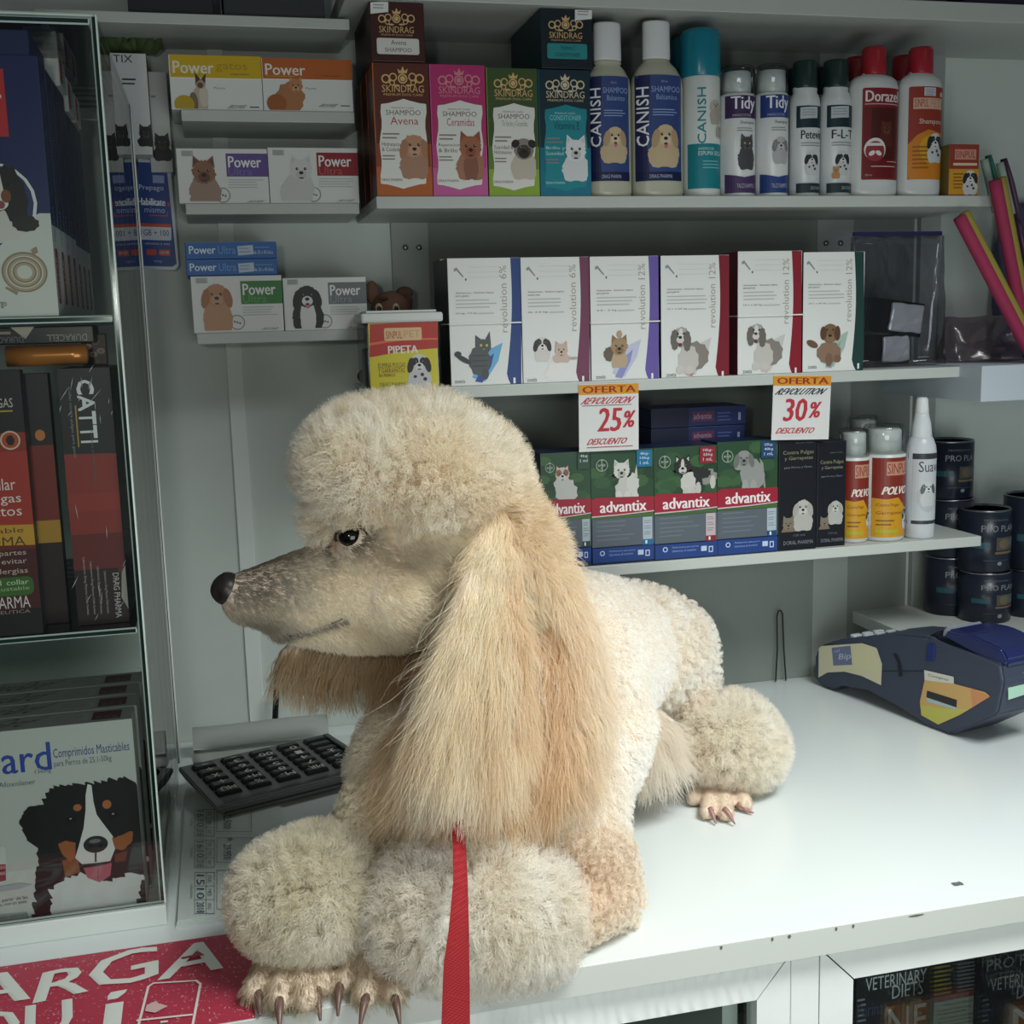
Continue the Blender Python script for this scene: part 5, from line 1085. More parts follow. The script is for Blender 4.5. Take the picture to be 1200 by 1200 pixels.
P([(-8, 780), (60, 768), (100, 772), (60, 786), (-8, 796)], 'a9adb4'); a.T('a partir de las', -2, 1051, 33, 1056, '4a4f52'); a.T('8 semanas, con un peso', -20, 1057, 32, 1062, '4a4f52'); P([(-8, 866), (84, 856), (92, 888), (-8, 898)], '9aa09c'); a.T('Uso exclusivo veterinario', -20, 1071, 33, 1076, '33373a')
a.build('front_print', ng)
ta = Art(WN, .040)
def top_print(o, y0_):
    a = Art(WN, .038); a.rect(.28, .12, .62, .8, 'b7bcb6'); a.text('NexGard', .28, .22, .40, .66, '46545c', shear=.4); a.rect(.685, .2, .83, .75, 'c5cac6'); a.lines(.69, .82, .65, 3, .16, '9aa0a0'); a.rect(.845, .15, .955, .8, '5f2a34'); a.text('25-50 kg', .86, .22, .08, .2, 'b58a90')
    ob = a.build('top_print', o, (0, .001, HN), rot=(math.radians(-90), 0, 0)); return ob
top_print(ng, 0)
for i in range(3):
    c = ng.copy(); COL.objects.link(c); c.location.y += .0415*(i+1); c.location.x += (.002, -.001, .001)[i]
    c['label'] = ('second', 'third', 'rearmost')[i]+' grey chewable tablet box of the file behind the mountain dog box'
    for ch in ng.children: d = ch.copy(); COL.objects.link(d); d.parent = c

# ------------------------------------------------------------------ receipts, paper roll, calculator
ya, yb_ = atZ(205, 1088, ZC).y, 1.46
rp = empty('receipt_pad', (KX+.008, ya, ZC)); tag(rp, 'pad of handwritten receipts lying beside the display case, under the calculator', 'receipt pad')
bm = bmesh.new()
for i in range(4): bm_box(bm, .0006*i, .115-.001*i, .0015*i, yb_-ya, .0002+.0013*i, .0002+.0013*(i+1)-.0001, 0)
link('sheets', mesh_of(bm, 'sheets'), mat('c6d0cc', .6), rp)
a = FArt(.112, yb_-ya-.006); zr = ZC+.0055; a.org = (KX+.010, ya+.0055, zr)
q6 = lambda x, y: (190+x/4, 800+y/4)
def qt(t, x0, y0, x1, y1, c): quad_text(a, t, q6(x0, y0), q6(x0, y1), q6(x1, y0), c)
def frame(x0, y0, x1, y1, c='6f7a7a', t=2.2):
    for r in ((x0, y0, x0+t, y1), (x1-t, y0, x1, y1), (x0, y0, x1, y0+t), (x0, y1-t, x1, y1)): a.PL([q6(r[0]-(0), r[1]), q6(r[2], r[1]), q6(r[2], r[3]), q6(r[0], r[3])], c)
for (ty, dd, mm, yy, am) in ((890, '15', '10', '2018', '7.500'), (742, '16', '10', '2018', '29.950'), (600, '16', '10', '2018', '12.500')):
    frame(152, ty, 246, ty+195 if ty > 800 else ty+128); frame(206, ty, 246, ty+195 if ty > 800 else ty+128)
    L_ = 195 if ty > 800 else 128; s_ = L_/195
    for k, (t, h) in enumerate(((dd, 'DIA'), (mm, 'MES'), (yy, 'ANO'))):
        qt(t, 162, ty+L_*(.06+.33*k), 198, ty+L_*(.30+.34*k), '3c4656'); qt(h, 214, ty+L_*(.08+.33*k), 232, ty+L_*(.24+.33*k), '6f7a7a')
        if k: a.PL([q6(152, ty+L_*.33*k), q6(246, ty+L_*.33*k), q6(246, ty+L_*.33*k+2), q6(152, ty+L_*.33*k+2)], '6f7a7a')
    qt('ORIGINAL', 132, ty+L_*.3, 144, ty+L_*.65, '7c8686'); frame(256, ty-10, 420, ty+L_-20); qt('$', 306, ty-12, 330, ty+4, '3c4656'); qt(am, 288, ty+L_*.17, 324, ty+L_*.72, '3c4656')
fo = flat_art(a, 'receipt_print', (KX+.010, ya+.0055, zr+.0003), (1, 0, 0), (0, 1, 0), a.W, a.H)
fo.parent = rp; fo.matrix_parent_inverse = Matrix.Translation(-Vector(rp.location))
# roll of paper
xa, xb = atZ(226, 880, ZC+.02).x, atZ(388, 868, ZC+.02).x
prof = [(1.548, .0008), (1.56, .0016), (1.575, .0045)]
for t in np.linspace(-90, 235, 22):
    r = .0185-.004*(t+90)/325; prof.append((1.582+r*math.cos(math.radians(t)), .0245+r*math.sin(math.radians(t))))
bm = bmesh.new(); rows = [[bm.verts.new((x, y-1.5, z+.0002+.0006*math.sin(i*.7+x*40))) for i, (y, z) in enumerate(prof)] for x in np.linspace(0, xb-xa, 8)]
for A, B in zip(rows, rows[1:]):
    for i in range(len(prof)-1): bm.faces.new([A[i], A[i+1], B[i+1], B[i]])
bmesh.ops.solidify(bm, geom=bm.faces[:], thickness=.0008)
o = link('paper_roll', mesh_of(bm, 'paper_roll', True), mat('d3d8d6', .6), None, (xa, 1.5, ZC)); tag(o, 'white curled up paper lying behind the calculator', 'paper')
bm = bmesh.new(); bm_box(bm, 0, .1, 0, .06, 0, .0008)
o = link('paper_sheet', mesh_of(bm, 'paper_sheet'), mat('cdd2d0', .6), None, (xb+.003, 1.545, ZC+.0003)); tag(o, 'plain white sheet lying flat to the right of the curled paper', 'paper')
# calculator
zk = ZC+.0066
A_, B_, C_ = atZ(216, 902, zk+.022), atZ(252, 946, zk+.022), atZ(412, 906, zk+.022)
ex = (C_-B_); ex.z = 0; ex.normalize(); LY = (A_-B_).length*.99; LX = .205
calc = empty('calculator', (B_.x, B_.y, zk), math.atan2(ex.y, ex.x)); tag(calc, 'grey desk calculator with black keys upside down on the receipt pad', 'calculator')
bm = bmesh.new(); lay = [(.020, .016, 0), (.008, .004, .010), (0, 0, .019), (.001, .001, .022)]
rings = []
for dx, dy, z in lay: rings.append([bm.verts.new(p) for p in ((dx, dy, z), (LX-dx, dy, z), (LX-dx, LY-dy, z+.006*(z > .015)), (dx, LY-dy, z+.006*(z > .015)))])
bm.faces.new(rings[0][::-1]); bm.faces.new(rings[-1])
for a_, b_ in zip(rings, rings[1:]):
    for i in range(4): bm.faces.new([a_[i], a_[(i+1) % 4], b_[(i+1) % 4], b_[i]])
bmesh.ops.bevel(bm, geom=bm.edges[:], offset=.0015, segments=2, affect='EDGES')
link('calculator_body', mesh_of(bm, 'calculator_body'), mat('5a5d5d', .4), calc)
bm = bmesh.new(); bm_box(bm, .012, LX-.012, .003, .012, .0095, .0225, .001); link('front_skirt', mesh_of(bm, 'skirt'), mat('202322', .3), calc)
slope = .006/LY; kt = [('-', '÷', 'x', '+', 'MU'), ('', '.', '3', '6', '9', 'M+', '%'), ('', '00', '2', '5', '8', 'M-'), ('', '0', '1', '4', '7', 'MR'), ('', '', '', '±', '>', 'MC')]
keym = mat('17191a', .35)
la = Art(LX, LY)
for ci, col_ in enumerate(kt):
    nrow = 5 if ci == 0 else 6
    colv = [c for c in col_][-nrow:] if ci else list(col_)
    kw = .030; x0 = .012+ci*.037
    for ri in range(len(colv)):
        y1 = LY-.012-ri*(LY-.03)/nrow; y0 = y1-(LY-.03)/nrow*.84
        zb_ = .022+slope*y0
        bm = bmesh.new(); vs = bm_box(bm, x0, x0+kw, y0, y1, zb_-.001, zb_+.0055)
        for v in bm.verts:
            if v.co.z > zb_+.003: v.co.x += (-.0025 if v.co.x > x0+kw/2 else .0025); v.co.y += (-.0018 if v.co.y > (y0+y1)/2 else .0012)
        bmesh.ops.bevel(bm, geom=bm.edges[:], offset=.0012, segments=2, affect='EDGES'); link('key', mesh_of(bm, 'key'), keym, calc)
        t = colv[ri]
        if t: 
            tw = .0105*min(len(t), 2)*.85
            la.text(t, (x0+kw/2-tw/2)/LX, ((y0+y1)/2-.0055)/LY, tw/LX, .0100/LY if t not in '-.' else .0018/LY, 'b9bcba', rot=180)
la.build('key_legends', calc, (0, 0, .0284), rot=(math.radians(-90)+math.atan(slope), 0, 0))
bm = bmesh.new(); bm_box(bm, LX*.93, LX-.006, .01, LY-.01, .022, .032, .002); link('display', mesh_of(bm, 'display'), mat('2a3330', .2), calc)

# ------------------------------------------------------------------ card payment terminal
Ap, Bp = atZ(975, 810, ZC), atZ(1112, 862, ZC)
es = (Bp-Ap); es.z = 0; es.normalize(); wn = Vector((-es.y, es.x, 0)); wn = wn if wn.x > 0 else -wn
pos = empty('card_terminal', (Ap.x, Ap.y, ZC)); tag(pos, 'dark blue card payment terminal with yellow stickers at the right end of the counter', 'card terminal')
pos.matrix_world = Matrix(((es.x, wn.x, 0, Ap.x), (es.y, wn.y, 0, Ap.y), (0, 0, 1, ZC), (0, 0, 0, 1)))
def S(x, y, off=0):
    p = atPlane(x, y, Ap + wn*off, wn) - Ap; return p.dot(es), max(p.z, 0)
WP = .088
def prism(name, pts, y0, y1, m, bev=.003, seg=3):
    bm = bmesh.new(); bm_prism(bm, pts, y0, y1)
    if bev: bmesh.ops.bevel(bm, geom=bm.edges[:], offset=bev, segments=seg, affect='EDGES', clamp_overlap=True)
    me = mesh_of(bm, name); return link(name, me, m, pos)
navy = mat('3c4354', .45, .4); navyd = mat('232a3a', .35); blue = mat('1e2758', .25, .6)
hull = [S(953, 795), S(954, 768), S(960, 757), S(985, 749), S(1040, 743.5), S(1085, 746), S(1094, 752), S(1130, 764), S(1172, 778), S(1176, 800), S(1168, 838), S(1113, 862), S(1085, 848), S(1050, 826), S(1018, 806), S(985, 800), S(978, 810), S(966, 809)]
prism('terminal_body', hull, 0, WP, navy, .004)
# raised printer part and its blue lid
s0 = S(1098, 752)[0]; s1 = S(1172, 778)[0]; z0p = S(1094, 752)[1]
prism('printer_block', [(s0-.012, z0p-.012), (s0-.012, z0p+.006), (s0+.01, z0p+.016), (s1-.012, z0p+.010), (s1+.002, z0p-.004), (s1, z0p-.02)], .010, WP-.006, navyd, .004)
lidp = [(s0+.004, z0p+.006), (s0+.010, z0p+.020), (s0+.05, z0p+.022), (s1-.004, z0p+.014), (s1+.006, z0p+.0), (s1+.002, z0p-.012), (s1-.008, z0p-.004)]
prism('paper_lid', lidp, .006, WP-.002, blue, .004)
prism('lid_bar', [(s0-.004, z0p+.004), (s0-.001, z0p+.018), (s0+.006, z0p+.021), (s0+.008, z0p+.008)], .012, WP-.01, mat('8d93a0', .2, .7), .002)
prism('latch', [(s0-.018, z0p-.030), (s0-.016, z0p-.004), (s0-.002, z0p-.002), (s0-.002, z0p-.026)], -.0022, .004, mat('1c2a66', .3), .0015)
# keypad
sk0, sk1 = S(995, 748)[0], S(1080, 745)[0]; zk0 = S(1040, 743.5)[1]
sk0 = S(985, 749)[0]+.004
prism('keypad_plate', [(sk0-.004, S(985, 749)[1]-.004), (sk0-.002, S(985, 749)[1]+.001), (s0-.045, zk0+.002), (s0-.040, zk0-.006)], .006, WP-.006, mat('3a4356', .35), .001)
nk = 5
for i in range(nk):
    for j in range(3):
        sa = sk0+.004+i*(s0-.05-sk0)/nk; t = (sa-sk0)/(s0-.045-sk0); zz0 = (S(985, 749)[1]+.001)*(1-t)+(zk0+.002)*t
        bm = bmesh.new(); bm_box(bm, sa, sa+.010, .010+j*.022, .010+j*.022+.017, zz0-.001, zz0+.0065, .0022); link('key', mesh_of(bm, 'key', True), mat('c3c9d0', .25, .6), pos)
prism('screen', [(s0-.040, zk0-.004), (s0-.036, zk0+.006), (s0-.010, z0p+.012), (s0-.006, z0p+.0)], .012, WP-.012, mat('1a2028', .15), .001)
# seam grooves and stickers on the near side
class SArt(Art):
    def pt(s, x, y): p = S(x, y); return (p[0]-s.org[0])/s.W, (p[1]-s.org[1])/s.H
sa = SArt(.38, .09); sa.org = (-.03, 0, 0); sa.org = (-.03, 0)
sa.PL([(954, 788), (955, 764), (963, 757), (1020, 753), (1028, 760), (1034, 778), (1033, 803), (1010, 792), (990, 787), (970, 788), (956, 796)], 'd6cfb0')
sa.PL([(975, 759), (997, 756.5), (999, 779), (977, 780)], '6f7798'); quad_text(sa, 'Bip', (983, 775), (997, 774), (984, 766), 'c3c9dc'); quad_text(sa, 'red', (978, 765), (984, 764), (978.5, 761), 'b3b9cc'); sa.PL([(999, 758), (1022, 756), (1030, 778), (1030, 790), (1001, 781)], 'd8d2aa')
sa.PL([(1083.5, 785), (1118, 793), (1118.5, 802), (1084, 797)], 'd5d4c8'); sa.PL([(1084, 797), (1118, 801), (1155, 811), (1161, 816), (1125, 838), (1100, 849), (1080, 838), (1078.5, 822)], 'd0a86a'); sa.PL([(1079, 826), (1112, 831), (1136, 831), (1100, 849), (1081, 838)], 'c3bf5a'); sa.PL([(1138, 806), (1161, 816), (1140, 829)], 'd08f62')
sa.PL([(1087, 809), (1122, 820), (1121.5, 829), (1086, 817)], '2c2a2c'); sa.PL([(1086, 817), (1121.5, 829), (1122, 832), (1087, 822)], 'a9c3c6'); quad_text(sa, 'Compras', (1088, 793), (1112, 799), (1088, 789), '6a6a60'); 
sa.PL([(1041, 752), (1046, 750), (1056, 778), (1058, 792), (1054, 793), (1052, 776)], '161a24'); sa.PL([(1034, 786), (1082, 786), (1082, 787), (1034, 787)], '1c2230')
so = sa.build('side_stickers', pos, (-.03, -.0006, 0)) 
# end sticker
zz_ = S(1185, 795)
bm = bmesh.new(); se = S(1172, 800)[0]
ea = Art(.05, .03); ea.rect(0, 0, 1, 1, 'a9d0bc'); ea.text('0800', .1, .5, .5, .3, '4a6a5c'); ea.build('end_sticker', pos, (se+.0035, .012, S(1172, 825)[1]+.004), rot=(0, math.radians(-4), math.radians(90)))

# ------------------------------------------------------------------ pet food bags behind the cupboard glass
FG = 'dark pet food bags in the cupboard'
yF = CY0+.055
def bag(xp0, xp1, label, gusset, dx, nf):
    X0, X1 = atY(xp0, 1150, yF+.020).x, atY(xp1, 1150, yF+.020).x; W, H = X1-X0, .44; z0 = .4155
    bm = bmesh.new(); bm_box(bm, 0, W, 0, .12, 0, H); bmesh.ops.subdivide_edges(bm, edges=bm.edges[:], cuts=10, use_grid_fill=True)
    for v in bm.verts:
        u, t, y = v.co.x/W, v.co.z/H, v.co.y/.12
        v.co.y += .0
        if t > .86: v.co.y = .06+(v.co.y-.06)*(1-.9*(t-.86)/.14)
        if v.co.z > .001: v.co += noise.noise_vector(v.co*22+Vector((xp0, 0, 0)))*.0025
    o = link('pet_food_bag', mesh_of(bm, 'pet_food_bag', True), mat('26262e', .3), None, (X0, yF+.022, z0)); tag(o, label, 'pet food bag', FG)
    a = Art(W, H); a.org = (X0, yF+.020, z0); a.rect(.0, .35, 1, 1, '27272f'); T = lambda t, x0, y0, x1, y1, c: a.T(t, x0+dx, y0, x1+dx, y1, c)
    T('PRO PLAN', 1010, 1118, 1088, 1131, 'b9b9bc'); T('VETERINARY', 1014, 1140, 1085, 1155, 'cfcfd2'); T('DIETS', 1045, 1151, 1081, 1167, 'cfcfd2')
    a.RR(1036+dx, 1175, 1090+dx, 1235, 3, 'a8673a'); T(nf, 1040, 1178, 1084, 1215, 'e0ddd8'); a.LN(1004+dx, 1170, 1014+dx, 6, 6, '8d8d94'); T('Purina', 1004, 1174, 1034, 1190, '4a5070')
    a.clip = (0, 0, 1, 1)
    ob = a.build('front_print', o, (0, -.0235+.0205, 0))
    if gusset:
        g = Art(.12, H)
    return o
bag(1003, 1089, 'dark pet food bag with orange square behind the cupboard glass, left one', True, 0, 'NF')
bag(1152, 1238, 'dark pet food bag with orange square behind the cupboard glass, right one', False, 146, 'N')
X0, X1 = atY(1091, 1150, yF+.036).x, atY(1150, 1150, yF+.036).x
X0, X1 = X0+.003, X1-.010
bm = bmesh.new(); bm_box(bm, 0, X1-X0, 0, .10, 0, .435, .006)
o = link('pet_food_bag', mesh_of(bm, 'bag'), mat('2a2a30', .3), None, (X0, yF+.036, .4155)); tag(o, 'dark pet food bag turned to its printed text side, between the two orange square bags', 'pet food bag', FG)
a = Art(X1-X0, .435); a.org = (X0, yF+.036, .4155); a.rect(0, .3, 1, 1, '2b2b31'); a.LN(1092, 1126, 1116, 14, 5.2, 'b5a552', .5, .15); a.LN(1121, 1122, 1149, 14, 4.4, '9a9aa2', .45, .15)
a.R(1093, 1166, 1148, 1215, 'c5c6bc'); a.R(1093, 1162, 1148, 1169, 'a5353c'); a.T('Analisis garantizado', 1104, 1172, 1140, 1176, '6a6a66'); a.LN(1098, 1180, 1142, 8, 4.5, '8a8a86', .4, .3); a.build('side_print', o, (0, -.001, 0))

# ------------------------------------------------------------------ the poodle
SPH = []          # (x, y, z, r, flat, tag)
def pk(p): return (Vector(p)-CAM).dot(FW)/F          # metres per pixel at a point
def chain(tag_, pts, flat=1, ground=False):
    """tapered run of spheres; each point is (px, py, Y, r_px); ground=True: the fourth value sits on the counter, Y unused"""
    W = []
    for x, y, Y, r in pts:
        if ground or Y is None:
            p = atZ(x, y, ZC+.01); m = r*pk(p); p = atZ(x, y, ZC+m*.98)
        else: p = atY(x, y, Y)
        W.append((p, r*pk(p)))
    for (a, ra), (b, rb) in zip(W, W[1:]) if len(W) > 1 else [(W[0], W[0])]:
        n = max(1, int((b-a).length/(min(ra, rb)*.30)))
        for i in range(n+1):
            t = i/n; p = a+(b-a)*t; SPH.append((p.x, p.y, p.z, ra+(rb-ra)*t, flat, tag_))
TAGS = ['topknot', 'face', 'ear', 'mane', 'body', 'bracelet_near', 'bracelet_far', 'bracelet_hind', 'leg', 'paw', 'far_ear', 'belly', 'thigh']
# head
for dy in (-.034, 0, .034):
    k = 1 if dy == 0 else .90
    chain('topknot', [(432, 554, 1.03+dy, 66*k), (500, 552, 1.03+dy, 72*k), (545, 560, 1.03+dy, 55*k)])
    chain('topknot', [(548, 570, 1.03+dy, 52*k), (576, 612, 1.035+dy*.8, 40*k), (632, 690, 1.03+dy*.5, 32*k)])
chain('face', [(515, 620, 1.03, 88)]); chain('face', [(540, 660, 1.035, 85), (580, 700, 1.04, 80)])
chain('topknot', [(388, 606, 1.03, 26), (412, 598, 1.03, 30)]); chain('face', [(432, 640, 1.012, 42)]); chain('face', [(432, 640, 1.048, 42)])
chain('face', [(470, 690, 1.02, 64), (440, 684, 1.03, 58), (395, 682, 1.03, 52), (350, 692, 1.03, 47), (312, 698, 1.03, 38), (288, 699, 1.03, 31)])
chain('face', [(470, 690, 1.045, 60), (440, 690, 1.03, 55)])
chain('face', [(460, 715, 1.03, 42), (430, 722, 1.03, 35), (380, 727, 1.03, 27), (325, 729, 1.03, 18)])
# near and far ear leathers
chain('ear', [(576, 606, .972, 18), (573, 650, .958, 27), (566, 715, .943, 40), (554, 790, .934, 54), (548, 830, .932, 54)], .40)
chain('far_ear', [(470, 745, 1.075, 34), (430, 755, 1.085, 34), (395, 768, 1.10, 32), (350, 772, 1.11, 24)], .5)
# neck, mane, trunk
chain('far_ear', [(470, 740, 1.07, 30), (478, 800, 1.075, 36)], .6)
chain('mane', [(575, 690, 1.045, 80), (600, 780, 1.05, 92), (590, 860, 1.04, 92)])
chain('mane', [(628, 690, 1.03, 40), (642, 740, 1.018, 46), (644, 800, 1.005, 48), (630, 870, .995, 50)])
chain('mane', [(520, 880, 1.02, 62), (560, 900, 1.0, 60)])
chain('body', [(480, 880, 1.06, 62), (450, 900, 1.07, 42)])
chain('body', [(640, 790, 1.10, 116), (668, 775, 1.15, 104), (700, 765, 1.20, 88)])
chain('body', [(665, 850, 1.08, 100), (672, 900, 1.04, 72)])
chain('thigh', [(742, 762, 1.28, 74), (775, 762, 1.31, 60), (788, 790, 1.30, 48), (806, 822, 1.28, 32), (836, 858, 1.26, 30)])
chain('belly', [(742, 856, 1.20, 36), (765, 880, 1.22, 22)])
# legs
chain('body', [(660, 890, 1.03, 74), (682, 960, 1.005, 52)]); chain('leg', [(682, 970, 1.00, 50), (702, 1030, .992, 42)])
chain('leg', [(705, 1046, None, 40), (722, 1058, None, 26)]); chain('leg', [(705, 1046, .985, 38), (640, 1072, .965, 46)])
chain('leg', [(470, 900, 1.06, 46), (432, 980, 1.045, 40), (390, 1030, 1.02, 42)])
chain('bracelet_near', [(512, 1068, .958, 66), (560, 1066, .958, 74), (610, 1072, .962, 62)])
chain('bracelet_far', [(340, 1052, 1.00, 48), (372, 1046, 1.0, 56)])
chain('bracelet_hind', [(840, 862, 1.25, 37), (858, 866, 1.25, 38), (872, 876, 1.25, 33)])
# paws
def toes(root, rr_, ends, r):
    for x, y in ends: chain('paw', [(root[0]+(x-root[0])*.25, root[1]+(y-root[1])*.2, None, rr_), ((root[0]*.3+x*.7), root[1]*.35+y*.65, None, r*1.15), (x, y, None, r)], ground=True)
toes((345, 1098), 26, [(299, 1160), (327, 1172), (358, 1172), (380, 1152)], 15)
toes((440, 1098), 24, [(402, 1152), (428, 1168), (462, 1166)], 14)
toes((842, 890), 21, [(813, 936), (829, 952), (851, 954), (873, 942)], 9.3)
T_ID = {t: i for i, t in enumerate(TAGS)}
S_ = np.array([[*s[:5], T_ID[s[5]]] for s in SPH])
# keep everything above the counter top
S_[:, 2] = np.maximum(S_[:, 2], ZC+.5*S_[:, 3]+.001)
ico = bmesh.new(); bmesh.ops.create_icosphere(ico, subdivisions=2, radius=1)
iv = np.array([v.co[:] for v in ico.verts]); ifc = np.array([[v.index for v in f.verts] for f in ico.faces]); ico.free()
V = (iv[None]*S_[:, None, 3:4]*np.stack([np.ones(len(S_)), S_[:, 4], np.ones(len(S_))], 1)[:, None] + S_[:, None, :3]).reshape(-1, 3)
V[:, 2] = np.maximum(V[:, 2], np.where(V[:, 1] > CY0-.004, ZC+.0012, ZC+.0012))
Fc = (ifc[None]+np.arange(len(S_))[:, None, None]*len(iv)).reshape(-1, 3)
me = bpy.data.meshes.new('tmp'); me.from_pydata(V.tolist(), [], Fc.tolist()); tmp = link('tmp', me)
md = tmp.modifiers.new('r', 'REMESH'); md.mode = 'VOXEL'; md.voxel_size = .003; sm = tmp.modifiers.new('s', 'SMOOTH'); sm.factor = .5; sm.iterations = 3
dg = bpy.context.evaluated_depsgraph_get(); dme = bpy.data.meshes.new_from_object(tmp.evaluated_get(dg), depsgraph=dg)
bpy.data.objects.remove(tmp)
org = Vector((.30, 1.08, ZC))
dme.transform(Matrix.Translation(-org)); dme.name = 'poodle'
dme.polygons.foreach_set('use_smooth', [True]*len(dme.polygons))
skin = mat('d9c6b2', .7, .2, name='dog_skin')
dog = link('poodle', dme, [skin, mat('4b4540', .6, .2)], None, org)
tag(dog, 'cream poodle with long tan ears and fluffy leg pompoms lying on the counter', 'dog')
NV = len(dme.vertices); vc = np.zeros(NV*3); dme.vertices.foreach_get('co', vc); vc = vc.reshape(-1, 3)+np.array(org)
vn = np.zeros(NV*3); dme.vertices.foreach_get('normal', vn); vn = vn.reshape(-1, 3)
dme.calc_loop_triangles(); tri = np.zeros(len(dme.loop_triangles)*3, dtype=np.int32); dme.loop_triangles.foreach_get('vertices', tri); tri = tri.reshape(-1, 3)
tc_ = vc[tri].mean(1); e1 = vc[tri[:, 1]]-vc[tri[:, 0]]; e2 = vc[tri[:, 2]]-vc[tri[:, 0]]; ta_ = np.linalg.norm(np.cross(e1, e2), axis=1)/2
tt = np.zeros(len(tri), int)
for i in range(0, len(tri), 4000):
    d = tc_[i:i+4000, None]-S_[None, :, :3]; d[..., 1] /= S_[None, :, 4]
    tt[i:i+4000] = S_[np.argmin(np.linalg.norm(d, axis=2)-S_[None, :, 3], axis=1), 5].astype(int)
M3 = np.array([RT[:], UP[:], FW[:]]); CN = np.array(CAM)
def topx(P):
    q = (P-CN)@M3.T; return np.stack([600+F*q[:, 0]/q[:, 2], 600-F*q[:, 1]/q[:, 2]], 1)
def rgbv(h): return np.array(rgb(h))
from mathutils.kdtree import KDTree
def noise3(P, sc, seed=0):
    return np.array([noise.noise(Vector((p[0]*sc+seed, p[1]*sc, p[2]*sc))) for p in P])
hairm = bpy.data.materials.new('dog_hair'); hairm.use_nodes = True; nt = hairm.node_tree; nt.nodes.clear()
out = nt.nodes.new('ShaderNodeOutputMaterial'); at_ = nt.nodes.new('ShaderNodeAttribute'); at_.attribute_name = 'tint'
df = nt.nodes.new('ShaderNodeBsdfDiffuse'); tr = nt.nodes.new('ShaderNodeBsdfTranslucent'); hg = nt.nodes.new('ShaderNodeBsdfGlossy'); hg.inputs['Roughness'].default_value = .45
m1 = nt.nodes.new('ShaderNodeMixShader'); m1.inputs[0].default_value = .42; m2 = nt.nodes.new('ShaderNodeMixShader'); m2.inputs[0].default_value = .06
nt.links.new(at_.outputs['Color'], df.inputs[0]); nt.links.new(at_.outputs['Color'], tr.inputs[0])
nt.links.new(df.outputs[0], m1.inputs[1]); nt.links.new(tr.outputs[0], m1.inputs[2]); nt.links.new(m1.outputs[0], m2.inputs[1]); nt.links.new(hg.outputs[0], m2.inputs[2]); nt.links.new(m2.outputs[0], out.inputs[0])

